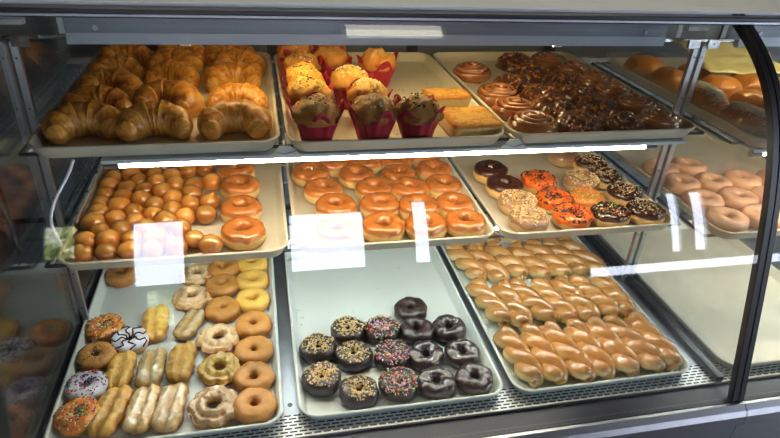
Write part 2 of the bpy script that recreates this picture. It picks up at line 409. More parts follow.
def seam(name, xa, xb, d0, d1):
    zz = [-.10 + (.676 + .10) * i / 60 for i in range(61)]; v = []
    for z in zz:
        s = .245 + 2.06 * math.exp((z - .68) / .1); n = Vector((0, -1, s)).normalized()
        for x, d in ((xa, d0), (xb, d0), (xb, d1), (xa, d1)): v.append((x, gy(z) + n.y * d, z + n.z * d))
    f = [(4 * i + a, 4 * i + (a + 1) % 4, 4 * i + 4 + (a + 1) % 4, 4 * i + 4 + a) for i in range(60) for a in range(4)] + [(3, 2, 1, 0), (240, 241, 242, 243)]
    mb = MB(); mb.add(v, f); return part(name, mb, M['rubber'])


seam('glass_gasket', XD - .014, XD - .001, -.014, .003); seam('glass_gasket', XD + .003, XD + .016, -.014, .003); seam('glass_gasket', XD - .002, XD + .004, -.008, .0015)
# top rail and counter top
mb = MB(); mb.box(X0, X1, .118, .150, .660, .676); part('top_rail', mb, M['black'], bevel=.002)
mb = MB(); mb.box(X0, X1, .112, .118, .664, .668); part('rail_trim', mb, M['steel_dull'])
mb = MB(); mb.box(X0, X1, .150, .80, .668, .682); part('counter_top', mb, plain('counter_top', (.85, .88, .9), .25, var=.1, vscale=4))
# hood with its lamp
for xa, xb in ((-.405, .895), (1.10, 2.1)):
    h = MB(); h.box(xa, xb, .246, .249, .604, .640, 0); h.box(xa, xb, .243, .246, .584, .606, 1); h.box(xa, xb, .246, .40, .636, .640, 0)
    h.bar((xa + .055, .2435, .615), (xa + .055, .2465, .615), .005, 12, 2); h.bar((xb - .055, .2435, .615), (xb - .055, .2465, .615), .005, 12, 2)
    part('light_hood', h, [M['hood'], M['hood_low'], M['steel_dull']])
    xm = .22 if xa < 0 else 1.35; e = empty('lamp_tube', (xm, .262, .585)); L = .40 if xa < 0 else .22
    tag(e, 'warm strip lamp tube hidden behind the %s metal hood above the top trays' % ('long' if xa < 0 else 'short right'), 'lamp')
    mb = MB(); mb.bar((-L, 0, 0), (L, 0, 0), .005, 12); mb.build('bulb', M['tube_hood'], e, smooth=True)
    for s in (-1, 1):
        mb = MB(); mb.bar((s * L, 0, 0), (s * (L + .02), 0, 0), .0085, 12); mb.build('end_cap', M['white'], e)
mb = MB(); mb.box(X0, X1, .252, .258, .592, .598); part('support_rod', mb, M['chrome'])
for x in (-.42, .935, 1.06):
    mb = MB(); mb.box(x, x + .012, .26, .263, .60, .66); part('hanger_strip', mb, M['white'])
# rear of the case: door frames and pale door panels
mb = MB()
for x in (-1.6, -.86, -.42, -.02, .40, .86, 1.5, 2.1): mb.box(x, x + .035, .765, .79, -.10, .668)
mb.box(X0, X1, .765, .79, -.135, -.09); mb.box(X0, X1, .765, .79, .60, .668); part('rear_door_frame', mb, M['black'])
for x0_, x1_ in ((-.86, -.45), (-.385, -.02), (.015, .40), (.435, .86), (.90, 1.5), (1.535, 2.1)):
    mb = MB(); mb.box(x0_, x1_, .775, .782, -.09, .60); part('rear_door_panel', mb, plain('rear_panel', (.10, .115, .13), .35))
# glass dividers with their base channels and posts
for xd, nm in ((XL, 'left'), (XD, 'right')):
    zz = [-.09 + .74 * i / 30 for i in range(31)]
    th = .003; v = []
    for x in (xd - th, xd + th):
        for z in zz: v += [(x, gy(z) + .012, z), (x, .76, z)]
    mb = MB(); k = 62
    mb.add(v, [(2 * i, 2 * i + 1, 2 * i + 3, 2 * i + 2) for i in range(30)] + [(k + 2 * i, k + 2 * i + 2, k + 2 * i + 3, k + 2 * i + 1) for i in range(30)])
    part('divider_glass', mb, M['side_glass'])
    mb = MB(); mb.box(xd - .010, xd + .010, -.180, .76, ZDK, -.086); part('divider_channel', mb, M['black'], bevel=.002)
    for s in (-1, 1):
        mb = MB(); x = xd + s * .011; mb.box(x - .0065, x + .0065, .226, .238, ZDK, .592)
        pm = part('shelf_post', mb, M['steel'], bevel=.001)
        for q in range(7):
            sl = MB(); sl.box(x - .0012, x + .0012, .2245, .2262, -.04 + q * .1, -.036 + q * .1); sl.build('post_slot', M['black'], pm)
        mb = MB(); mb.box(min(x, x + s * .03), max(x, x + s * .03), .218, .2255, .585, .605); mb.bar((x + s * .018, .2165, .595), (x + s * .018, .2185, .595), .003, 10); part('post_bracket', mb, M['chrome'])
    mb = MB(); mb.box(xd - .028, xd + .028, .252, .27, .618, .628); mb.box(xd - .028, xd + .028, .252, .27, .630, .640); part('hood_joiner', mb, M['white'])


# ---- wire shelves
def wire_shelf(xa, xb, yf, z, label):
    mb = MB(); yb = .70; r = .0022
    mb.bar((xa, yf, z), (xb, yf, z), .004); mb.bar((xa, yb, z), (xb, yb, z), .004); mb.bar((xa, yf, z), (xa, yb, z), .004); mb.bar((xb, yf, z), (xb, yb, z), .004)
    n = int((xb - xa) / .03)
    for i in range(1, n): x = xa + (xb - xa) * i / n; mb.bar((x, yf, z + .001), (x, yb, z + .001), r, 5)
    for y in (yf + .11, yf + .22, yf + .33, yf + .44, yf + .55): mb.bar((xa, y, z - .001), (xb, y, z - .001), .003, 5)
    o = mb.build('wire_shelf', M['wire']); tag(o, label, 'shelf', 'wire shelves of the case'); 
    for x in (xa + .006, xb - .006):     # slanted lattice bracket below each end
        a = MB()
        a.bar((x, yf + .02, z - .006), (x, .69, z - .05), .003)
        a.bar((x, yf + .02, z - .006), (x, .69, z - .006), .003)
        for q in range(8): y = yf + .06 + q * .075; a.bar((x, y, z - .006), (x, y + .04, z - .012 - .0055 * q), .0018, 5)
        a.build('shelf_bracket', M['white'], o)
    return o


zt_, zm_ = ZT - TH - .0045, ZM - TH - .0045
wire_shelf(XL + .014, XD - .014, .115, zt_, 'long wire shelf holding the croissant, muffin and cinnamon roll trays')
wire_shelf(XL + .014, XD - .014, .09, zm_, 'long wire shelf holding the glazed and iced donut trays')
wire_shelf(XD + .014, XR - .02, .055, zt_, 'wire shelf under the coconut bread tray in the right section')
wire_shelf(XD + .014, XR - .02, .03, zm_, 'wire shelf under the pale sugar donut tray in the right section')


def lamp_strip(x0_, x1_, y, z, mat, label):
    e = empty('lamp_tube', ((x0_ + x1_) / 2, y, z)); L = (x1_ - x0_) / 2; tag(e, label, 'lamp')
    mb = MB(); mb.bar((-L, 0, 0), (L, 0, 0), .006, 12); mb.build('bulb', mat, e, smooth=True)
    for s in (-1, 1):
        mb = MB(); mb.bar((s * L, 0, 0), (s * (L + .028), 0, 0), .008, 12); mb.build('end_cap', M['chrome'], e)
    mb = MB(); mb.box(-L - .03, L + .10, -.009, .045, .0105, .0127); mb.box(-L - .03, L + .10, -.0095, -.008, .006, .0105); mb.build('reflector', M['white'], e)


lamp_strip(-.315, .80, .086, ZT - .0435, M['tube'], 'bright white lamp tube along the front edge under the top shelf')
lamp_strip(-.40, .86, .150, ZM - .042, M['tube_fill'], 'unseen fill tube added behind the front edge under the middle shelf')  # added tube, kept out of sight, lights the bottom level
lamp_strip(1.06, 2.0, .024, ZT - .0435, M['tube'], 'bright lamp tube under the top shelf of the right section')
lamp_strip(1.06, 2.0, .110, ZM - .042, M['tube_fill'], 'unseen fill tube added under the middle shelf of the right section')  # likewise added, to lift the empty tray below


# ---- trays
def rloop(x0_, x1_, y0, y1, r, z, n=8):
    p = []
    for cx, cy, a0 in ((x1_ - r, y0 + r, -PI / 2), (x1_ - r, y1 - r, 0), (x0_ + r, y1 - r, PI / 2), (x0_ + r, y0 + r, PI)):
        for i in range(n + 1):
            a = a0 + PI / 2 * i / n; p.append((cx + r * math.cos(a), cy + r * math.sin(a), z))
    return p


def tray_mesh(mat, W=.457, L=.66):
    loops = []
    for ins, z, r in ((.016, 0, .026), (.013, .002, .029), (.004, .020, .038), (.0025, .0235, .0395), (.000, .0235, .042), (-.001, .0255, .043), (.001, .0275, .041), (.005, .0275, .037), (.007, .0255, .035), (.0155, .0045, .027), (.020, .0025, .023)):
        loops.append(rloop(ins, W - ins, ins, L - ins, r, z))
    v = [p for l in loops for p in l]; n = len(loops[0])
    f = [(k * n + i, k * n + (i + 1) % n, (k + 1) * n + (i + 1) % n, (k + 1) * n + i) for k in range(len(loops) - 1) for i in range(n)]
    f += [tuple(range(n))[::-1], tuple(range((len(loops) - 1) * n, len(loops) * n))]
    me = bpy.data.meshes.new('sheet_tray'); me.from_pydata(v, [], f); me.materials.append(mat)
    me.polygons.foreach_set('use_smooth', [len(p.vertices) == 4 for p in me.polygons]); return me


TM = {False: tray_mesh(M['tray']), True: tray_mesh(M['tray_deck'])}
TRAYS = {}


def tray(key, x, y, zr, yaw, label):
    o = bpy.data.objects.new('sheet_tray', TM[key[0] == 'b']); COL.objects.link(o)
    o.location = (x, y, zr - .0265); o.rotation_euler = (0, 0, yaw)
    tag(o, label, 'tray', 'full size sheet trays'); TRAYS[key] = (x, y, zr - .0240, yaw); return o


tray('t1', -.471, .072, ZT, 0, 'top shelf tray filled with croissants')
tray('t2', .000, .062, ZT, .004, 'top shelf tray with red paper muffins and crumb cake')
tray('t3', .472, .066, ZT, .012, 'top shelf tray crowded with cinnamon rolls and caramel nut rolls')
tray('m1', -.463, .048, ZM, -.004, 'middle shelf tray of donut holes with one column of glazed rings')
tray('m2', .008, .050, ZM, -.006, 'middle shelf tray full of honey glazed ring donuts')
tray('m3', .478, .050, ZM, -.004, 'middle shelf tray of chocolate, peanut and orange iced donuts')
tray('b1', -.495, -.162, ZB, .001, 'bottom tray with sugar bars, crullers and plain cake donuts')
tray('b2', -.006, -.158, ZB, -.003, 'bottom tray half empty with fifteen chocolate donuts at its front')
tray('b3', .472, -.162, ZB, .002, 'bottom tray packed with glazed twists')
tray('n1', 1.012, .000, ZT, .0, 'top tray of coconut bread and buns beyond the right glass divider')
tray('n2', 1.008, -.012, ZM, .0, 'middle tray of pale sugar donuts beyond the right glass divider')
tray('c1', 1.012, -.162, ZB, .0, 'empty cream tray on the bottom level of the right section')


# little clips on the shelf edges between the trays
for (x, y, z), d in (((-.007, .058, ZT - .008), 'between the croissant and muffin trays'), ((.464, .056, ZT - .008), 'between the muffin and cinnamon roll trays'),
                     ((.001, .040, ZM - .012), 'between the donut hole and glazed ring trays'), ((.4735, .044, ZM - .012), 'between the glazed ring and iced donut trays')):
    mb = MB(); mb.add([(-.028, 0, -.012), (.028, 0, -.012), (.010, 0, .006), (-.010, 0, .006), (-.028, .004, -.012), (.028, .004, -.012), (.010, .004, .006), (-.010, .004, .006)],
                      [(0, 1, 2, 3), (5, 4, 7, 6), (0, 4, 5, 1), (1, 5, 6, 2), (2, 6, 7, 3), (3, 7, 4, 0)])
    mb.bar((-.020, -.001, -.004), (0, -.001, -.010), .0012, 5, 1); mb.bar((.020, -.001, -.004), (0, -.001, -.010), .0012, 5, 1)
    mb.bar((0, .004, .004), (0, .03, .004), .004, 8, 1)
    o = mb.build('shelf_clip', [M['clip'], M['steel_dull']]); o.location = (x, y - .006, z); o.scale = (1, 1, 1) if z > .3 else (.5, .5, .5)
    tag(o, 'small cream shelf clip ' + d, 'clip', 'cream clips between trays')


# ------------------------------------------------------------------ pastry builders (all unit prototypes, base at z = 0)
SIZE = {}


def ring_pts(R, r, h, seed, lump=.0015, nu=48, nv=20, wob=.05, hole=1.0):
    """ring dough; returns grid of points and normals"""
    P = []
    for i in range(nu):
        u = 2 * PI * i / nu; row = []
        for j in range(nv):
            t = 2 * PI * j / nv; c, s = math.cos(t), math.sin(t)
            cx = math.copysign(abs(c) ** .85, c); sz = math.copysign(abs(s) ** .8, s)
            rr = r * (1 if c > 0 else hole)
            rad = R + rr * cx
            rad *= 1 + wob * nz((math.cos(u), math.sin(u), 0), 1.1, seed)
            p = Vector((rad * math.cos(u), rad * math.sin(u), h * (.5 + .5 * sz)))
            d = nz(p, 55, seed) * lump * 1.6 + nz(p, 120, seed) * lump * .6
            if s > -.5: p += Vector((math.cos(u) * c, math.sin(u) * c, s)) * d
            row.append(p)
        P.append(row)
    return P


def grid_faces(nu, nv, cu=True, cv=True):
    return [(i * nv + j, ((i + 1) % nu) * nv + j, ((i + 1) % nu) * nv + (j + 1) % nv, i * nv + (j + 1) % nv)
            for i in range(nu if cu else nu - 1) for j in range(nv if cv else nv - 1)]


def ring(name, mat, R=.029, r=.0175, h=.036, seed=0, parent=None, **k):
    P = ring_pts(R, r, h, seed, **k); nu, nv = len(P), len(P[0])
    o = mesh_obj(name, [p for row in P for p in row], grid_faces(nu, nv), mat, parent); SIZE[o] = (R, r, h, seed, k); return o


def cap(name, body, mat, lo=-.05, hi=3.3, wav=.28, off=.0014):
    """icing poured over the top of a ring: from outer edge angle lo to inner edge angle hi, with a wavy outer rim"""
    R, r, h, seed, k = SIZE[body]; hole = k.get('hole', 1.0); wob = k.get('wob', .05); lump = k.get('lump', .0015)
    nu, nv = 64, 18; P = []
    for i in range(nu):
        u = 2 * PI * i / nu
        a = lo + wav * nz((math.cos(u) * 1, math.sin(u), 3), 2.6, seed + 9); b_ = hi + .3 * nz((math.cos(u), math.sin(u), 7), 2.0, seed + 4)
        for j in range(nv):
            q = j / (nv - 1); t = a + (b_ - a) * q; c, s = math.cos(t), math.sin(t)
            cx = math.copysign(abs(c) ** .85, c); sz = math.copysign(abs(s) ** .8, s)
            rad = (R + r * (1 if c > 0 else hole) * cx) * (1 + wob * nz((math.cos(u), math.sin(u), 0), 1.1, seed))
            p = Vector((rad * math.cos(u), rad * math.sin(u), h * (.5 + .5 * sz)))
            d = nz(p, 55, seed) * lump * 1.6 + nz(p, 120, seed) * lump * .6
            e = off * min(1, 7 * min(q, 1 - q) + (-.25 if min(q, 1 - q) == 0 else 0)) + .0004
            P.append(p + Vector((math.cos(u) * c, math.sin(u) * c, s)) * (d + e))
    return mesh_obj(name, P, grid_faces(nu, nv, True, False), mat, body)


def on_ring(body, u, t, off=.002):
    R, r, h, seed, k = SIZE[body]; hole = k.get('hole', 1.0); c, s = math.cos(t), math.sin(t)
    cx = math.copysign(abs(c) ** .85, c); sz = math.copysign(abs(s) ** .8, s)
    rad = (R + r * (1 if c > 0 else hole) * cx) * (1 + k.get('wob', .05) * nz((math.cos(u), math.sin(u), 0), 1.1, seed))
    n = Vector((math.cos(u) * c, math.sin(u) * c, s)); p = Vector((rad * math.cos(u), rad * math.sin(u), h * (.5 + .5 * sz))); lump = k.get('lump', .0015)
    return p + n * (off + nz(p, 55, seed) * lump * 1.6 + nz(p, 120, seed) * lump * .6), n


def basis(n):
    a = random.uniform(0, 2 * PI); t = n.orthogonal().normalized(); b_ = n.cross(t); t2 = t * math.cos(a) + b_ * math.sin(a)
    return Matrix((t2, n.cross(t2), n)).transposed()


def sprinkle(body, name, mats, count, L=.0022, rad=.0008, tl=.35, th_=2.9, long=True, off=.0036, weights=None, sector=None):
    mb = MB()
    for _ in range(count):
        u = random.uniform(0, 2 * PI)
        t = random.uniform(tl, th_); p, n = on_ring(body, u, t, off); R_ = basis(n)
        mi = random.choices(range(len(mats)), weights)[0] if weights else random.randrange(len(mats))
        if long: mb.blob(p, L, rad, rad, R_, mi, .15)
        else: s = random.uniform(.6, 1.25); mb.blob(p, L * s, L * s * random.uniform(.55, .9), rad * s, R_, mi, .3)
    o = mb.build(name, mats, body); o['kind'] = 'stuff'; return o


def donut(kind, seed):
    """returns a prototype ring with the icing and toppings of its kind"""
    if kind == 'glazed':
        b = ring('glazed_donut', M['yeast'], .0290, .0195, .041, seed, hole=.80, lump=.0016); cap('glaze', b, M['honey'], .36, 3.5, .4)
    elif kind == 'choc':
        b = ring('iced_donut', M['yeast'], .0290, .0195, .041, seed, hole=.85); cap('chocolate_icing', b, M['choc'], .3, 3.3, .25, .0022)
    elif kind == 'peanut':
        b = ring('peanut_donut', M['yeast_cream'], .0285, .019, .040, seed, hole=.85); cap('icing', b, M['tan_ice'], .15, 3.3); sprinkle(b, 'chopped_peanuts', [M['peanut'], M['nut_pale']], 330, .0032, .0019, .6, 2.9, False)
    elif kind == 'chocnut':
        b = ring('chocolate_nut_donut', M['yeast'], .0285, .019, .040, seed, hole=.85); cap('chocolate_icing', b, M['choc'], .35, 3.3, .25, .002); sprinkle(b, 'chopped_peanuts', [M['peanut'], M['nut_pale']], 190, .0026, .0015, .8, 2.9, False)
    elif kind == 'halloween':
        b = ring('orange_donut', M['yeast'], .0285, .019, .040, seed, hole=.85); cap('orange_icing', b, M['orange_ice'], .05, 3.3, .3, .002); sprinkle(b, 'black_and_orange_sprinkles', [M['c_black'], M['c_orange']], 230, .0040, .0022, .5, 3.0, False, weights=[4, 2])
    elif kind == 'orangemix':
        b = ring('orange_donut', M['yeast'], .0285, .019, .040, seed, hole=.85); cap('orange_icing', b, M['orange_ice2'], .2, 3.3, .3, .002); sprinkle(b, 'mixed_sprinkles', [M['c_yellow'], M['c_green'], M['c_white'], M['c_orange']], 230, .0028, .0013, .7, 3.0)
    elif kind == 'chocmix':
        b = ring('sprinkled_donut', M['yeast'], .0285, .019, .040, seed, hole=.85); cap('chocolate_icing', b, M['choc'], .3, 3.3, .3, .002); sprinkle(b, 'mixed_sprinkles', [M['c_yellow'], M['c_green'], M['c_white'], M['c_orange']], 210, .0028, .0013, .7, 3.0)
    elif kind == 'plainraised':
        b = ring('glazed_donut', M['yeast_cream'], .0275, .0185, .036, seed); cap('glaze', b, M['tan_ice'], .2, 3.3)
    elif kind == 'or_front':
        b = ring('orange_donut', M['yeast'], .026, .0175, .036, seed, hole=1.1); cap('orange_icing', b, M['orange_ice2'], -.35, 3.3, .25, .002); sprinkle(b, 'mixed_sprinkles', [M['c_yellow'], M['c_green'], M['c_white'], M['c_black'], M['c_red']], 330, .0034, .0016, .4, 3.0)
    elif kind == 'wh_sprinkle':
        b = ring('white_iced_donut', M['yeast'], .026, .0175, .036, seed, hole=1.1); cap('white_icing', b, M['white_ice'], -.2, 3.3, .25, .002); sprinkle(b, 'mixed_sprinkles', [M['c_red'], M['c_green'], M['c_blue'], M['c_black'], M['c_pink']], 170, .0036, .0019, .7, 3.0)
    elif kind == 'cocoa':
        b = ring('cocoa_nut_donut', M['cake_brown'], .026, .0185, .036, seed, hole=1.15); sprinkle(b, 'cocoa_nut_coating', [M['brown_bits'], M['choc']], 520, .0014, .001, .0, 3.2, False, .0012, [5, 1])
    elif kind == 'zebra':
        b = ring('striped_donut', M['yeast'], .026, .0175, .034, seed, hole=1.1); cap('white_icing', b, M['white_ice'], .0, 3.3, .25, .002); mb = MB()
        for k in range(8):
            u = 2 * PI * k / 8 + .2
            mb.tube([on_ring(b, u + .25 * math.sin(q * 1.7 + k), .25 + (2.7) * q / 8, .0032)[0] for q in range(9)], .0021, 6)
        mb.tube([on_ring(b, 2 * PI * q / 24, 2.75, .0026)[0] for q in range(25)], .0014, 6)
        mb.build('chocolate_stripes', M['choc'], b, smooth=True)
    elif kind.startswith('cc'):
        m = M['choc_glazed'] if kind == 'ccglaze' else M['choc_cake']
        b = ring({'ccglaze': 'glazed_chocolate_donut', 'ccpeanut': 'peanut_chocolate_donut', 'ccmix': 'sprinkled_chocolate_donut', 'ccdark': 'glazed_chocolate_donut'}[kind], m, .0265, .0175, .034, seed, lump=.0022, wob=.07)
        if kind == 'ccpeanut': sprinkle(b, 'chopped_peanuts', [M['peanut'], M['nut_pale']], 300, .0030, .0017, .95, 2.9, False, .0018)
        if kind == 'ccmix': sprinkle(b, 'mixed_sprinkles', [M['c_pink'], M['c_white'], M['c_green'], M['c_red'], M['c_yellow'], M['c_blue']], 420, .0034, .0018, .6, 3.0, True, .0028, [4, 4, 2, 2, 2, 1])
        if kind == 'ccglaze': sprinkle(b, 'glaze_flakes', [M['flake']], 110, .0013, .0005, .9, 2.9, False, .0003)
    elif kind == 'cakebrown': b = ring('cake_donut', M['cake_brown'], .0255, .0185, .034, seed, lump=.0017, wob=.06, hole=.98)
    elif kind == 'cakegold': b = ring('cake_donut', M['cake_gold'], .0255, .0175, .034, seed, lump=.0014, wob=.05, hole=.95)
    elif kind == 'sugar': b = ring('sugar_donut', M['sugar_ring'], .029, .0195, .036, seed, lump=.0012)
    return b


def old_fashioned(seed, mat):
    nu, nv = 96, 28; V = []; R, h = .0275, .031
    for i in range(nu):
        u = 2 * PI * i / nu; pet = abs(math.sin(u * 3.5 + seed)) ** .6; cr = nz((math.cos(u), math.sin(u), 0), 2.2, seed)
        for j in range(nv):
            t = 2 * PI * j / nv; c, s = math.cos(t), math.sin(t); out = max(0, c)
            rad = R + (.014 if c < 0 else .0165 + .0085 * pet + .003 * cr) * c
            z = h * (.5 + .5 * math.copysign(abs(s) ** .7, s)); 
            if s > 0:
                z -= .014 * math.exp(-((c - .35) / .16) ** 2) * s        # the split between the inner ring and the petals
                z -= .006 * max(0, c - .4) * (1 + pet)
            p = Vector((rad * math.cos(u), rad * math.sin(u), z)); d = nz(p, 70, seed) * .0042 + nz(p, 170, seed) * .0022
            if s > -.4: p += Vector((math.cos(u) * c, math.sin(u) * c, s)) * d
            V.append(p)
    return mesh_obj('old_fashioned_donut', V, grid_faces(nu, nv), mat)


def bar_pastry(seed, mat, L=.130, W=.0300):
    nu, nv = 34, 32; V = []
    for i in range(nu):
        q = -1 + 2 * i / (nu - 1); e = max(.02, (1 - abs(q) ** 7)) ** .5
        for j in range(nv):
            t = 2 * PI * j / nv; c, s = math.cos(t), math.sin(t)
            x = W * e * math.copysign(abs(c) ** .75, c); z = .016 + .0165 * e * math.copysign(abs(s) ** .8, s)
            if s > 0: z -= .012 * math.exp(-((x - .003 * nz((q, 0, 0), 2, seed)) / .0042) ** 2) * s * (.6 + .4 * (1 - q * q))
            p = Vector((x * (1 + .07 * nz((q, 1 if c > 0 else 2, 0), 3, seed)), L / 2 * q * (1 - .03 * abs(c)) + (.004 if c > 0 else -.003) * (q > 0), z))
            if s > -.5: p += Vector((c, 0, s)) * (nz(p, 80, seed) * .0042 + nz(p, 190, seed) * .0022)
            V.append(p)
    f = [(i * nv + j, i * nv + (j + 1) % nv, (i + 1) * nv + (j + 1) % nv, (i + 1) * nv + j) for i in range(nu - 1) for j in range(nv)]
    f += [tuple(range(nv))[::-1], tuple(range((nu - 1) * nv, nu * nv))]
    return mesh_obj('sugar_bar', V, f, mat)


def twist(seed, L=.200):
    """two dough strands wound round each other, joined at the ends"""
    V = []; F = []; C = []; rnd = random.Random(seed); ph0 = rnd.uniform(-.4, .4); turns = 1.55 + rnd.uniform(-.12, .12)
    nu, nv = 60, 16
    for st in (0, 1):
        k0 = len(V); pts = []
        for i in range(nu):
            q = i / (nu - 1); a = ph0 + PI * st + 2 * PI * turns * (q - .5) ; taper = min(1, (1 - abs(2 * q - 1) ** 6) + .05)
            off = .0135 * (1 - abs(2 * q - 1) ** 12)
            pts.append((Vector((off * math.cos(a), (q - .5) * (L - .02), .0230 + .0090 * math.sin(a))), .0196 * max(.004, (1 - abs(2 * q - 1) ** 9)) ** .5, a))
        for i, (p, r, a) in enumerate(pts):
            d = (pts[min(i + 1, nu - 1)][0] - pts[max(i - 1, 0)][0]).normalized(); u = Vector((1, 0, 0)); u = (u - d * u.dot(d)).normalized(); w_ = u.cross(d)
            if w_.z < 0: w_ = -w_
            for j in range(nv):
                t = 2 * PI * j / nv; n = u * math.cos(t) + w_ * math.sin(t); pp = p + n * r * (1 + .09 * nz(p + n * .01, 60, seed + st))
                # glaze covers the top; the flank that was tucked against the other strand stays pale
                away = n.x * math.cos(a) + n.z * math.sin(a)
                C.append(max(0, min(1, .16 + .72 * n.z + .0 * away + .20 * nz(pp, 40, seed)))); pp.z = max(pp.z, .0006); V.append(pp)
        F += [(k0 + i * nv + j, k0 + (i + 1) * nv + j, k0 + (i + 1) * nv + (j + 1) % nv, k0 + i * nv + (j + 1) % nv) for i in range(nu - 1) for j in range(nv)]
        F += [tuple(k0 + j for j in range(nv)), tuple(k0 + (nu - 1) * nv + j for j in range(nv))[::-1]]
    return mesh_obj('glazed_twist', V, F, M['twist'], attr={'crust': C})


def croissant(seed, spread=1.0):
    """curled crescent opening towards -y, with overlapping rolled layers"""
    nu, nv = 110, 28; V = []; C = []; R = .036
    for i in range(nu):
        q = -1 + 2 * i / (nu - 1); A = q * 2.25 * spread
        r = (.0365 * (1 - abs(q) ** 2.2 * .55)) * max(.03, 1 - abs(q) ** 9) ** .5
        # rolled steps: radius falls along each layer and jumps at the next one
        k = abs(q) * 3.0 + .4; fr = k - math.floor(k); step = 1 + .17 * (1 - fr) ** 1.4 - .05
        cen = Vector((1.38 * R * math.sin(A), R * math.cos(A) * 1.2, 0)); out = Vector((math.sin(A), math.cos(A), 0))
        for j in range(nv):
            t = 2 * PI * j / nv; c, s = math.cos(t), math.sin(t)
            tw = .22 * math.sin(t * 1 + 1)
            k2 = abs(q) * 3.0 + .4 + tw; f2 = k2 - math.floor(k2); st = 1 + .13 * (1 - f2) ** 1.6 - .03
            rr = r * st * (1 + .05 * nz((q * 2, c, s), 2.2, seed))
            p = cen + out * (rr * c) + Vector((0, 0, 1)) * (rr * 1.02 * s + .0310 * (1 - .35 * abs(q) ** 2))
            p.z += .0006 * math.sin(t * 15 + 5 * nz((q * 3, c, s), 2, seed)) 
            p.z = max(p.z, .001 + .001 * nz(p, 50)); V.append(p)
            C.append(max(0, min(1, .30 + .42 * f2 + .25 * s * .6 + .20 * math.sin(t * 15 + 26 * q + 6 * nz((q * 3, c, s), 1.4, seed)) + .2 * nz(p, 30, seed))))
    f = grid_faces(nu, nv, False, True); f += [tuple(range(nv)), tuple(range((nu - 1) * nv, nu * nv))[::-1]]
    return mesh_obj('croissant', V, f, M['croissant'], attr={'crust': C})


def cinnamon_roll(seed):
    """flat coil of dough rising to its middle"""
    V = []; C = []; nu, nv = 190, 14; turns = 3.1; Rm = .041
    for i in range(nu):
        q = i / (nu - 1); a = 2 * PI * turns * (1 - q) + seed; rad = .004 + (Rm - .004) * (1 - q) ** .92
        hgt = .030 + .012 * q; r = .0066 * min(1, q * 14 + .15)
        cen = Vector((rad * math.cos(a), rad * math.sin(a), 0)); out = Vector((math.cos(a), math.sin(a), 0))
        for j in range(nv):
            t = 2 * PI * j / nv; c, s = math.cos(t), math.sin(t)
            z = hgt - .007 + .0075 * s if s > 0 else (hgt - .007) * (1 + s)
            p = cen + out * (r * c * (1.15 if s < 0 else 1)) + Vector((0, 0, z + .0015 * nz((a, 0, 0), .7, seed)))
            V.append(p); C.append(max(0, min(1, .08 + .85 * max(0, s) * (.55 + .45 * nz(p, 60, seed) + .2))))
    f = grid_faces(nu, nv, False, True); f += [tuple(range(nv)), tuple(range((nu - 1) * nv, nu * nv))[::-1]]
    # puffed outer skirt
    k0 = len(V); n1, n2 = 40, 10
    for i in range(n1):
        u = 2 * PI * i / n1
        for j in range(n2):
            t = -PI / 2 + PI * .85 * j / (n2 - 1); r = .036 + .0115 * math.cos(t) + .0015 * nz((math.cos(u), math.sin(u), t), 2, seed)
            V.append(Vector((r * math.cos(u), r * math.sin(u), .0145 + .0143 * math.sin(t)))); C.append(max(0, .35 + .35 * math.cos(t) * nz((u * 2, t, 0), 2, seed) + .15 * math.cos(t)))
    f += [(k0 + i * n2 + j, k0 + ((i + 1) % n1) * n2 + j, k0 + ((i + 1) % n1) * n2 + j + 1, k0 + i * n2 + j + 1) for i in range(n1) for j in range(n2 - 1)]
    return mesh_obj('cinnamon_roll', V, f, M['roll'], attr={'crust': C})


def dome(name, mat, rx, ry, h, seed, lump, nu=44, nv=16, pw=.75, base=.0, freq=45, parent=None):
    V = []
    for i in range(nu):
        u = 2 * PI * i / nu
        for j in range(nv):
            t = -.6 + (PI / 2 + .6) * j / (nv - 1); c, s = math.cos(t), math.sin(t)
            p = Vector((rx * c ** pw * math.cos(u), ry * c ** pw * math.sin(u), base + (h * s if s > 0 else s * min(.012, h * .5) ) + (0 if base else min(.012, h * .5) * .56)))
            if t > -.5: p += Vector((math.cos(u) * c, math.sin(u) * c, max(s, 0))) * (nz(p, freq, seed) * lump * 1.6 + nz(p, freq * 2.7, seed) * lump * .8)
            V.append(p)
    V = [Vector((p.x, p.y, max(0, p.z))) for p in V]
    f = grid_faces(nu, nv, True, False); f += [tuple(i * nv for i in range(nu))[::-1], tuple(i * nv + nv - 1 for i in range(nu))]
    return mesh_obj(name, V, f, mat, parent)


def nut_roll(seed):
    b = dome('caramel_nut_roll', M['pecan_roll'], .052, .050, .030, seed, .005); mb = MB(); rnd = random.Random(seed)
    for _ in range(150):
        u = rnd.uniform(0, 2 * PI); q = rnd.random() ** .5; r = .050 * q; z = .0065 + .030 * math.sqrt(max(0, 1 - q ** 2.6)) + .003
        n = Vector((math.cos(u) * q, math.sin(u) * q, 1.1 - q * .7)).normalized(); s = rnd.uniform(.0032, .0072)
        mb.blob((r * math.cos(u), r * math.sin(u), z), s, s * .75, s * .6, basis(n), rnd.choice((0, 0, 1, 2)), .35)
    o = mb.build('caramel_nuts', [M['pecan'], M['pecan_gold'], M['pecan_dark']], b); o['kind'] = 'stuff'; return b


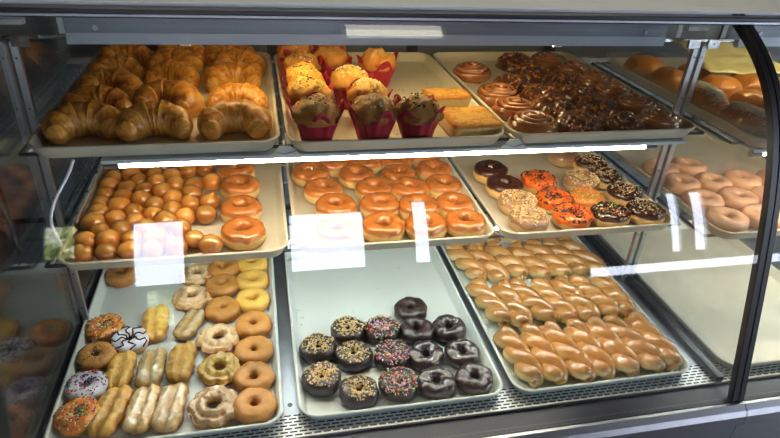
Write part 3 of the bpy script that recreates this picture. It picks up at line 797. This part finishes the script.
def muffin(seed, kind):
    mat = M['muffin_y'] if kind in ('gold', 'oat') else M['muffin']
    b = dome('muffin', mat, .0435, .0435, .034, seed, .0062, base=.052, freq=42)
    # pleated tulip paper with pointed corners
    nu, nv = 72, 9; V = []; rnd = random.Random(seed); a0 = rnd.uniform(0, 2)
    for i in range(nu):
        u = 2 * PI * i / nu; w4 = abs(math.cos(2 * (u - a0))) ** 3; H = .047 + .038 * w4 * (.75 + .35 * nz((math.cos(u), math.sin(u), 0), 1, seed)); pl = .0022 * math.sin(u * 12)
        for j in range(nv):
            q = j / (nv - 1); r = .028 + .015 * q + pl * q + .010 * w4 * max(0, q - .55) * 2; V.append((r * math.cos(u), r * math.sin(u), .0008 + H * q))
    o = mesh_obj('paper_wrapper', V, grid_faces(nu, nv, True, False) + [tuple(i * nv for i in range(nu))[::-1]], M['paper'], b)
    sm = o.modifiers.new('thickness', 'SOLIDIFY'); sm.thickness = .0006
    top = {'oat': [M['nut_pale'], M['peanut']], 'gold': [M['brown_bits'], M['c_yellow']], 'seed': [M['nut_pale']], 'brown': [M['brown_bits'], M['peanut']], 'dark': [M['c_black']]}.get(kind)
    if top:
        mb = MB()
        for _ in range({'oat': 130, 'gold': 90, 'seed': 60, 'brown': 80, 'dark': 40}[kind]):
            u = rnd.uniform(0, 2 * PI); q = rnd.random() ** .5 * .88; z = .053 + .034 * math.sqrt(1 - q ** 2.6) + .0025; s = rnd.uniform(.0018, .0036)
            mb.blob((.041 * q * math.cos(u), .041 * q * math.sin(u), z), s, s * .8, s * .5, basis(Vector((math.cos(u) * q, math.sin(u) * q, 1)).normalized()), rnd.randrange(len(top)), .3)
        t = mb.build('topping', top, b); t['kind'] = 'stuff'
    return b


def slab(name, mat, w_, d, h, seed):
    nu, nv = 48, 12; V = []
    for i in range(nu):
        u = 2 * PI * i / nu; c, s = math.cos(u), math.sin(u); e = .28; bx = math.copysign(abs(c) ** e, c); by = math.copysign(abs(s) ** e, s)
        for j in range(nv):
            if j < 6: k, z = 1 - .02 * (j == 0), h * .86 * j / 5
            else: q = (j - 5) / 6; k, z = 1 - q ** 1.5 * .995, h * (.86 + .14 * min(1, q * 2.2) ** .6)
            p = Vector((w_ / 2 * bx * k, d / 2 * by * k, z)); p += Vector((bx, by, .6)) * (nz(p, 45, seed) * .0030 + nz(p, 160, seed) * .0014) * (j > 0); V.append(p)
    return mesh_obj(name, V, grid_faces(nu, nv, True, False) + [tuple(i * nv for i in range(nu))[::-1], tuple(i * nv + nv - 1 for i in range(nu))], mat)


def sphere_hole(seed):
    V = []; nu, nv = 26, 16; rnd = random.Random(seed); ex = rnd.uniform(1.0, 1.14)
    for i in range(nu):
        u = 2 * PI * i / nu
        for j in range(nv):
            t = -PI / 2 + PI * (j + .5) / nv; c, s = math.cos(t), math.sin(t)
            d = Vector((c * math.cos(u) * ex, c * math.sin(u), s * .92)); r = .0232 * (1 + .06 * nz(d, 1.3, seed) + .025 * nz(d, 4, seed))
            p = d * r + Vector((0, 0, .0212)); p.z = max(0, p.z); V.append(p)
    return mesh_obj('donut_hole', V, grid_faces(nu, nv, True, False) + [tuple(i * nv for i in range(nu))[::-1], tuple(i * nv + nv - 1 for i in range(nu))], M['hole'])


# ------------------------------------------------------------------ placing
ORD = ['first', 'second', 'third', 'fourth', 'fifth', 'sixth', 'seventh', 'eighth', 'ninth', 'tenth', 'eleventh', 'twelfth', 'thirteenth']


def relax(pts, dmin, key, mx, my=None, its=60):
    """push pieces apart until they only touch, and keep them inside their tray's walls"""
    my = my or mx; x0_, y0, z0, yaw = TRAYS[key]; ca, sa = math.cos(yaw), math.sin(yaw)
    for it in range(its):
        for i in range(len(pts)):
            for j in range(i):
                d = Vector((pts[i].x - pts[j].x, pts[i].y - pts[j].y)); l = d.length
                if 1e-6 < l < dmin:
                    m_ = d / l * (dmin - l) * .5; pts[i].x += m_.x; pts[i].y += m_.y; pts[j].x -= m_.x; pts[j].y -= m_.y
        for p in pts:
            lx = (p.x - x0_) * ca + (p.y - y0) * sa; ly = -(p.x - x0_) * sa + (p.y - y0) * ca
            lx = min(max(lx, .017 + mx), .44 - mx); ly = min(max(ly, .017 + my), .643 - my)
            p.x = x0_ + lx * ca - ly * sa; p.y = y0 + lx * sa + ly * ca
    return pts


used = set()


def put(proto, p, z, rz=0, s=1, label='', cat='', group='', tilt=(0, 0)):
    o = proto if proto not in used else copy_tree(proto)
    used.add(proto); o.location = (p.x, p.y, z); o.rotation_euler = (tilt[0], tilt[1], rz); o.scale = (s, s, s)
    tag(o, label, cat, group)
    return o


def rows_label(pts, gap, fmt):
    """row and place in the row, counted from the front and from the left"""
    idx = sorted(range(len(pts)), key=lambda i: pts[i].y); rows = []
    for i in idx:
        if rows and pts[i].y - np.mean([pts[k].y for k in rows[-1]]) < gap: rows[-1].append(i)
        else: rows.append([i])
    out = [None] * len(pts)
    for r, row in enumerate(rows):
        for c, i in enumerate(sorted(row, key=lambda k: pts[k].x)):
            out[i] = fmt.format(c='leftmost' if c == 0 else ORD[min(c, 12)] + ' from left', r='front row' if r == 0 else ORD[min(r, 12)] + ' row from front')
    return out


def fill(key, px, h, protos, dmin, margin, label, cat, group, gap=.06, rot=None, sc_=(.97, 1.04), names=None, tilt=0, my=None):
    z0 = TRAYS[key][2]; pts = [at(x, y, z0 + h) for x, y in px]; relax(pts, dmin, key, margin, my)
    labs = rows_label(pts, gap, label) if label else names
    out = []
    for i, p in enumerate(pts):
        rz = random.uniform(0, 6.28) if rot is None else rot[i] if isinstance(rot, (list, tuple)) else rot + random.uniform(-.15, .15)
        tl = (random.uniform(-tilt, tilt), random.uniform(-tilt, tilt))
        pr = protos[i] if len(protos) == len(px) and names == 'each' else protos[i % len(protos)]
        out.append(put(pr, p, z0 + .0005, rz, random.uniform(*sc_), labs[i], cat, group, tl))
    return out


# --- top left: croissants
CR = [croissant(i, sp) for i, sp in ((1, 1.0), (5, .92), (9, 1.08), (14, .85))]
px = [(73, 124), (97, 105), (94, 84), (116, 73), (124, 57), (154, 124), (165, 100), (168, 76), (173, 63), (179, 51), (235, 121), (239, 101), (233, 78), (244, 64), (230, 51)]
fill('t1', px, .035, CR, .104, .070, 'golden brown croissant, {c} in {r} of tray', 'croissant', 'croissants on the top shelf', .07,
     rot=[.25, .35, -.1, .5, .2, .1, -.35, -.5, -.4, -.3, .0, -.2, .1, -.3, .1], sc_=(.89, .96), my=.050)

# --- top middle: muffins and crumb cake
mk = [('brown', 318, 124, 'plain brown muffin in red paper at the front left'), ('gold', 307, 99, 'streusel muffin in red paper, second from the front on the left'),
      ('gold', 303, 84, 'golden muffin in red paper, third from the front on the left'), ('brown', 297, 70, 'brown muffin in red paper, fourth from the front on the left'),
      ('brown', 291, 55, 'dark brown muffin in red paper at the back left corner'), ('seed', 375, 120, 'seed topped brown muffin in red paper, front of the second column'),
      ('oat', 368, 98, 'golden oat topped muffin directly behind the seed topped one'), ('oat', 350, 85, 'bright yellow oat muffin, third in the second column'),
      ('plain', 332, 64, 'smooth tan muffin, fourth in the second column'), ('plain', 328, 51, 'tan muffin at the very back of the second column'),
      ('plain', 377, 67, 'pale cracked muffin standing alone at the back middle'), ('dark', 423, 123, 'black seed topped muffin beside the crumb cake')]
z0 = TRAYS['t2'][2]; pts = relax([at(x, y, z0 + .052) for _, x, y, _ in mk], .086, 't2', .038)
for i, (k, _, _, lab) in enumerate(mk): put(muffin(i * 3 + 2, k), pts[i], z0 + .0005, random.uniform(0, 6), random.uniform(1.03, 1.09), lab, 'muffin', 'muffins in red paper')
s1 = slab('crumb_cake_slice', M['cornbread'], .120, .125, .034, 3); put(s1, at(470, 121, z0 + .02), z0 + .0005, .05, 1, 'front orange topped crumb cake slice beside the black seed muffin', 'cake', 'crumb cake slices')
s2 = slab('crumb_cake_slice', M['cornbread'], .115, .07, .034, 8); put(s2, at(446, 97, z0 + .02), z0 + .0005, -.05, 1, 'crumb cake slice lying behind the other one', 'cake', 'crumb cake slices')

# --- top right: cinnamon rolls and caramel nut rolls
px = [(464, 64), (490, 86), (515, 105), (542, 122), (678, 118), (646, 100), (620, 89), (598, 76), (577, 65), (553, 56)]
nx = [(525, 59), (548, 69), (522, 81), (543, 90), (565, 105), (586, 120), (572, 78), (595, 91), (615, 105), (640, 120)]
z0 = TRAYS['t3'][2]; pts = relax([at(x, y, z0 + .042) for x, y in px + nx], .100, 't3', .051)
CN = [cinnamon_roll(s) for s in (1, 2.4, 4)]; NR = [nut_roll(s) for s in (3, 8, 13)]
labs = ['round glazed cinnamon roll, %s in the left column counted from the back' % ORD[i] for i in range(4)] + ['round glazed cinnamon roll, %s in the right column counted from the front' % ORD[i] for i in range(6)]
for i in range(10): put(CN[i % 3], pts[i], z0 + .0005, random.uniform(0, 6), 1.12 + .05 * (i % 2), labs[i], 'cinnamon roll', 'glazed cinnamon rolls')
nl = rows_label(pts[10:], .06, 'dark caramel nut roll, {c} in {r} between cinnamon rolls')
for i in range(10): put(NR[i % 3], pts[10 + i], z0 + .0005, random.uniform(0, 6), random.uniform(1.0, 1.08), nl[i], 'nut roll', 'caramel nut rolls')

# --- middle left: donut holes and four glazed rings
px = [(106, 169), (108, 179), (125, 173), (122, 166), (142, 168), (162, 168), (152, 177), (170, 177), (137, 183), (155, 184), (174, 186), (102, 189), (119, 190), (145, 193), (161, 192),
      (136, 198), (94, 200), (110, 199), (170, 198), (151, 203), (121, 205), (101, 208), (162, 209), (142, 215), (180, 208), (120, 215), (97, 217), (167, 219), (93, 224), (125, 227), (107, 233),
      (88, 238), (121, 244), (75, 247), (98, 246), (79, 255), (103, 255), (150, 240), (170, 248), (140, 255), (184, 172), (205, 169), (194, 186), (210, 183), (187, 195), (202, 203), (201, 215),
      (181, 228), (195, 240), (209, 248), (80, 228), (190, 163), (122, 255), (139, 230), (186, 215)]
gx = [(236, 167), (240, 183), (241, 205), (243, 228)]
z0 = TRAYS['m1'][2]; rp = [at(x, y, z0 + .036) for x, y in gx]
DG = [donut('glazed', s) for s in (1, 5, 9)]
for i, p in enumerate(rp): put(DG[i % 3], p, z0 + .0005, i * 1.3, 1.0, 'honey glazed ring donut beside the donut holes, ' + ['backmost', 'third from the front', 'second from the front', 'frontmost'][i] + ' of four', 'donut', 'glazed rings beside the donut holes')
HS = [sphere_hole(i) for i in range(5)]; pts = [at(x, y, z0 + .022) for x, y in px]
for _ in range(30):
    relax(pts, .0455, 'm1', .024, its=1)
    for p in pts:
        for r_ in rp:
            d = Vector((p.x - r_.x, p.y - r_.y)); 
            if d.length < .069: d = d.normalized() * .069; p.x = r_.x + d.x; p.y = r_.y + d.y
labs = rows_label(pts, .036, 'round glazed donut hole, {c} in {r} of heap')
for i, p in enumerate(pts): put(HS[i % 5], p, z0 + .0005, random.uniform(0, 6), random.uniform(.95, 1.08), labs[i], 'donut hole', 'donut holes on the middle shelf')

# --- middle centre: glazed rings
px = [(315, 167), (332, 164), (360, 161), (358, 173), (323, 187), (336, 204), (373, 185), (380, 202), (384, 224), (390, 160), (434, 165), (399, 171), (409, 185), (445, 183), (455, 202), (419, 205), (473, 219), (428, 226), (421, 158), (338, 232)]
fill('m2', px, .034, DG, .0865, .044, 'honey glazed ring donut, {c} in {r} of centre tray', 'donut', 'glazed rings filling the centre tray', .055)

# --- middle right: iced donuts
ik = [('choc', 491, 168, 'plain chocolate iced ring donut at the back left of its tray'), ('choc', 505, 183, 'plain chocolate iced ring donut overlapping in front of its twin'),
      ('peanut', 519, 200, 'peanut topped ring donut, second from the tray front on the left'), ('peanut', 530, 216, 'peanut topped tan iced ring donut at the front left corner'),
      ('halloween', 539, 178, 'orange donut with black sprinkles, rearmost of the three'), ('halloween', 555, 197, 'orange donut with black sprinkles, middle one of the three'),
      ('halloween', 573, 213, 'orange donut with black sprinkles at the tray front'), ('plainraised', 574, 155, 'plain tan glazed donut farthest back beside the chocolate nut one'),
      ('peanut', 586, 177, 'peanut topped donut behind the orange ones'), ('chocnut', 597, 159, 'chocolate nut donut farthest back under the lamp'),
      ('chocnut', 615, 173, 'chocolate nut donut, second from the back on the right'), ('orangemix', 588, 196, 'orange iced donut with green and yellow sprinkles'),
      ('chocmix', 612, 212, 'chocolate donut with green and white sprinkles at the tray front'), ('chocnut', 631, 190, 'chocolate nut donut, second from the front on the right'),
      ('chocnut', 653, 210, 'chocolate nut donut at the front right corner of its tray')]
z0 = TRAYS['m3'][2]; pts = relax([at(x, y, z0 + .036) for _, x, y, _ in ik], .083, 'm3', .043); pc = {}
for i, (k, _, _, lab) in enumerate(ik):
    if k not in pc: pc[k] = donut(k, 20 + i)
    put(pc[k], pts[i], z0 + .0005, i * 1.1, 1.0, lab, 'donut', 'iced donuts on the middle shelf')

# --- bottom left
ik = [('or_front', 95, 326, 'orange iced donut with sprinkles farthest from the front'), ('zebra', 128, 338, 'white iced donut with chocolate stripes'),
      ('cocoa', 92, 353, 'brown donut coated in cocoa nut bits, third from the front'), ('wh_sprinkle', 84, 384, 'white iced donut with large coloured sprinkles'),
      ('or_front', 69, 414, 'orange iced donut with fine sprinkles at the front left corner'), ('cocoa', 121, 272, 'brown nut coated donut alone at the back of the tray')]
z0 = TRAYS['b1'][2]; pts = relax([at(x, y, z0 + .030) for _, x, y, _ in ik], .078, 'b1', .034); pc = {}
for i, (k, _, _, lab) in enumerate(ik):
    if k not in pc: pc[k] = donut(k, 40 + i)
    put(pc[k], pts[i], z0 + .0005, i * 1.7, .95, lab, 'donut', 'iced donuts on the bottom shelf')
BP = [bar_pastry(1, M['bar']), bar_pastry(4, M['bar_gl']), bar_pastry(7, M['bar_gl'])]
for x, y, k, rz, s, lab in [(120, 371, 0, -.05, .92, 'dry golden split bar behind the frontmost one'), (151, 368, 1, -.05, .94, 'white glazed split bar in the middle row'),
                            (181, 362, 0, -.07, .94, 'golden split bar at the right end of the middle row'), (110, 411, 0, -.22, 1.0, 'frontmost golden split bar beside the orange donut'),
                            (142, 409, 1, -.12, .96, 'glazed split bar in the middle of the front row'), (170, 407, 2, -.12, .98, 'shiny glazed bar at the right of the front row'),
                            (155, 323, 0, .04, .98, 'golden bar standing in the window glare'), (190, 323, 2, -.38, .86, 'slanted glazed bar beside the crullers')]:
    put(BP[k], at(x, y, z0 + .017), z0 + .0005, rz, s, lab, 'pastry', 'split sugar bars')
OF = [old_fashioned(1, M['oldfash']), old_fashioned(5, M['oldfash_y']), old_fashioned(8, M['oldfash'])]
for x, y, k, rz, s, lab in [(197, 271, 0, .3, .95, 'craggy glazed ring farthest back'), (192, 294, 2, 1.5, .97, 'craggy glazed ring, fourth from the front'), (218, 335, 0, 2.2, 1.0, 'craggy glazed ring, third from the front'),
                            (220, 365, 1, .6, .98, 'bright golden craggy ring with little glaze'), (214, 403, 2, 4.1, 1.06, 'pale glazed craggy ring nearest the tray front')]:
    put(OF[k], at(x, y, z0 + .026), z0 + .0005, rz, s, lab + ' on the bottom left tray', 'donut', 'craggy old fashioned rings')
cb, cg = donut('cakebrown', 61), donut('cakegold', 62); cb2 = donut('cakebrown', 66)
ck = [(229, 281, cb, 'dark brown cake donut behind its darker twin'), (227, 305, cb2, 'darkest brown cake donut, second column from the right'), (236, 265, cb2, 'brown cake donut half hidden under the middle shelf'),
      (264, 262, cg, 'golden cake donut peeking out under the middle shelf'), (261, 277, cg, 'yellow cake donut, sixth from the front in the right column'), (261, 297, cg, 'yellow cake donut, fifth from the front in the right column'), (260, 321, cb, 'brown cake donut, fourth from the front in the right column'),
      (259, 347, cb2, 'brown cake donut, third from the front in the right column'), (259, 376, cb, 'brown cake donut, second from the front in the right column'), (259, 406, cb2, 'brown cake donut at the front right corner')]
pts = relax([at(x, y, z0 + .030) for x, y, _, _ in ck], .080, 'b1', .041)
for i, (_, _, pr, lab) in enumerate(ck): put(pr, pts[i], z0 + .0005, i * 1.9, 1.03, lab, 'donut', 'plain cake donuts')

# --- bottom middle: chocolate donuts
ik = [('ccpeanut', 318, 345, 'leftmost in the second row from the front'), ('ccpeanut', 348, 327, 'leftmost in the back row'), ('ccpeanut', 354, 352, 'second from left in the middle of the tray'),
      ('ccpeanut', 322, 375, 'at the front left corner'), ('ccpeanut', 359, 388, 'nearest the front edge'),
      ('ccmix', 382, 327, 'rearmost of three'), ('ccmix', 392, 352, 'middle one of three'), ('ccmix', 399, 381, 'frontmost of three'),
      ('ccdark', 411, 306, 'alone at the very back'), ('ccdark', 417, 327, 'directly in front of the rearmost one'), ('ccglaze', 449, 325, 'rightmost in the back row'),
      ('ccglaze', 426, 352, 'with smooth icing in the middle row'), ('ccglaze', 463, 350, 'rightmost in the middle row'), ('ccglaze', 437, 379, 'second from right in the front row'), ('ccglaze', 476, 375, 'at the front right corner')]
nm = {'ccpeanut': 'peanut topped chocolate donut, ', 'ccmix': 'chocolate donut with rainbow sprinkles, ', 'ccdark': 'bare dark chocolate donut, ', 'ccglaze': 'glazed dark chocolate donut, '}
z0 = TRAYS['b2'][2]; pts = relax([at(x, y, z0 + .030) for _, x, y, _ in ik], .078, 'b2', .041); pc = {}
for i, (k, _, _, lab) in enumerate(ik):
    
    if k not in pc: pc[k] = [donut(k, 70 + i), donut(k, 170 + i)] if k != 'ccdark' else [donut(k, 70 + i)]
    pr = pc[k][len([1 for q in ik[:i] if q[0] == k]) % len(pc[k])]
    put(pr, pts[i], z0 + .0005, i * 1.3, 1.0, nm[k] + lab, 'donut', 'chocolate donuts')

# --- bottom right: twists
TW = [twist(i) for i in range(5)]
rows_ = [[((495, 330), (545, 383)), ((517, 328), (573, 381)), ((540, 327), (598, 379)), ((565, 325), (619, 376)), ((590, 322), (640, 375)), ((613, 319), (660, 371)), ((634, 316), (684, 364))],
         [((464, 269), (508, 320)), ((493, 286), (533, 325)), ((508, 276), (552, 322)), ((535, 282), (575, 322)), ((556, 281), (598, 320)), ((577, 277), (616, 317)), ((598, 275), (639, 313))],
         [((449, 247), (471, 266)), ((467, 249), (503, 281)), ((487, 243), (523, 275)), ((515, 249), (555, 281)), ((533, 245), (572, 280)), ((549, 243), (590, 273)), ((567, 241), (612, 271))]]
z0 = TRAYS['b3'][2]
for r, row in enumerate(rows_):
    cs = []
    for i, (a, b_) in enumerate(row):
        A, B = at(*a, z0 + .034), at(*b_, z0 + .018); d = A - B; ang = math.atan2(-d.x, d.y); cs.append([(A + B) / 2, ang])
    ym = np.mean([c[0].y for c in cs]); yc = (-.050, .142, .336)[r]
    for i, (c, ang) in enumerate(cs):
        x = .472 + .050 + i * .0595 + (.0, -.002, .003)[r]; ang = .16 + random.uniform(-.16, .16) if r < 2 else .28
        x = .6 * x + .4 * min(max(c.x, .51), .885)
        put(TW[(i * 2 + r) % 5], Vector((x, yc + .35 * (c.y - ym), 0)), z0 + .0005, ang + (PI if (i + r) % 3 == 0 else 0), random.uniform(.96, 1.05),
            'shiny glazed dough twist, %s in the %s' % ('leftmost' if i == 0 else ORD[i] + ' from left', ['front row', 'second row', 'third row'][r]), 'twist', 'glazed twists')
for i in range(7):
    put(TW[(i * 3) % 5], Vector((.472 + .052 + i * .0585, .525, 0)), z0 + .0005, .2, 1, 'shiny glazed dough twist, %s in the rear row under the middle shelf' % ('leftmost' if i == 0 else ORD[i] + ' from left'), 'twist', 'glazed twists')

# --- right section
px = [(764, 162), (751, 173), (741, 180), (709, 179), (684, 184), (733, 200), (712, 201), (764, 215), (734, 221), (771, 186), (766, 198), (674, 170), (693, 172), (690, 214)]
z0 = TRAYS['n2'][2]; SG = [donut('sugar', s) for s in (81, 85)]
gridp = [Vector((1.008 + .068 + c * .105, -.012 + .068 + r * .098, 0)) for r in range(5) for c in range(4) if not (r >= 3 and c > 1) and not (r >= 4)]
labs = rows_label(gridp, .05, 'pale sugar glazed ring donut, {c} in {r} of tray')
for i, p in enumerate(gridp): put(SG[i % 2], Vector((p.x + random.uniform(-.006, .006), p.y + random.uniform(-.006, .006), 0)), z0 + .0005, i, 1.04, labs[i], 'donut', 'pale sugar donuts behind the right divider')

z0 = TRAYS['n1'][2]


def coco(seed):
    b = dome('coconut_loaf', M['bun'], .045, .082, .048, seed, .003, pw=.6); mb = MB(); rnd = random.Random(seed)
    for _ in range(900):
        x = rnd.gauss(0, .013); y = rnd.uniform(-.070, .070); q = min(.98, math.hypot(x / .045, y / .082)); z = .0068 + .048 * math.sqrt(1 - q ** 3.3) + rnd.uniform(.001, .0045)
        mb.blob((x, y, z), rnd.uniform(.004, .008), .0015, .0011, basis(Vector((x * 20, 0, 1)).normalized()), 0, .2)
    o = mb.build('shredded_coconut', M['coconut'], b); o['kind'] = 'stuff'; return b


cl = coco(3)
put(cl, Vector((1.078, .110, 0)), z0 + .0005, .05, 1, 'bread loaf with white coconut strip, nearest the tray front', 'bread', 'coconut topped loaves')
put(cl, Vector((1.080, .275, 0)), z0 + .0005, -.04, 1, 'bread loaf with white coconut strip, behind the front one', 'bread', 'coconut topped loaves')
bn = [dome('bread_bun', M['bun'], .052, .060, .050, s, .004, pw=.6, freq=18) for s in (4, 9)]
bs = [(1.180, .10), (1.185, .225), (1.190, .350), (1.195, .475), (1.085, .43), (1.085, .555), (1.288, .10), (1.290, .235), (1.292, .370), (1.393, .10), (1.393, .235)]
pts = [Vector((x, y, 0)) for x, y in bs]; labs = rows_label(pts, .05, 'orange brown bread bun, {c} in {r} beyond coconut loaves')
for i, p in enumerate(pts): put(bn[i % 2], p, z0 + .0005, i * .8, 1, labs[i], 'bun', 'buns in the right section')
# wax paper lying over the rear buns
V = []; nu = 16
for i in range(nu):
    for j in range(nu):
        a, b_ = i / (nu - 1) - .5, j / (nu - 1) - .5
        V.append((a * .26, b_ * .20, .012 * nz((a * 3, b_ * 3, 1), 2, 5) + .03 * max(0, b_)))
wp = mesh_obj('wax_paper', V, grid_faces(nu, nu, False, False), M['wax']); wp.location = (1.31, .47, z0 + .072); wp.rotation_euler = (.12, 0, -.1)
sm = wp.modifiers.new('thickness', 'SOLIDIFY'); sm.thickness = .0005
tag(wp, 'crumpled pale yellow wax paper sheet lying over buns at the back right', 'paper')

# --- cord on the left and loose crumbs
mb = MB(); pp = []
for x, y, d in [(73, 160, .06), (69, 172, .06), (62, 186, .05), (55, 200, .04), (51, 215, .03), (52, 226, .03), (58, 238, .035), (64, 250, .05)]:
    dr = FF + RR * ((x - 390) / FPX) - UU * ((y - 219) / FPX); t = (d + .08 - CAM.y) / dr.y; pp.append(CAM + dr * t)
sp_ = []
for i in range(len(pp) - 1):
    p0, p1, p2, p3 = pp[max(i - 1, 0)], pp[i], pp[i + 1], pp[min(i + 2, len(pp) - 1)]
    for k in range(5):
        t = k / 5; sp_.append(.5 * ((2 * p1) + (p2 - p0) * t + (2 * p0 - 5 * p1 + 4 * p2 - p3) * t * t + (3 * p1 - p0 - 3 * p2 + p3) * t ** 3))
mb.tube(sp_, .0033, 8); o = mb.build('power_cord', M['white_cord'], smooth=True); tag(o, 'white cord hanging from the top shelf to the middle shelf at the left', 'cord')

for key, lst, lab in (('b2', [(298, 312, 3), (302, 318, 3), (300, 326, 2), (378, 290, 2), (398, 268, 2), (358, 282, 1), (352, 312, 2), (420, 385, 1)], 'dark crumbs scattered on the half empty bottom tray'),
                      ('t2', [(407, 84, 1), (396, 100, 1), (400, 90, 2), (428, 84, 1), (399, 134, 2)], 'brown crumbs scattered on the muffin tray')):
    mb = MB(); z0 = TRAYS[key][2]
    for x, y, n in lst:
        p = at(x, y, z0)
        for _ in range(n): mb.blob((p.x + random.uniform(-.006, .006), p.y + random.uniform(-.006, .006), z0 + .0012), .0017, .0012, .001, None, 0, .3)
    tag(mb.build('crumbs', M['crumb']), lab, 'crumbs', kind='stuff')
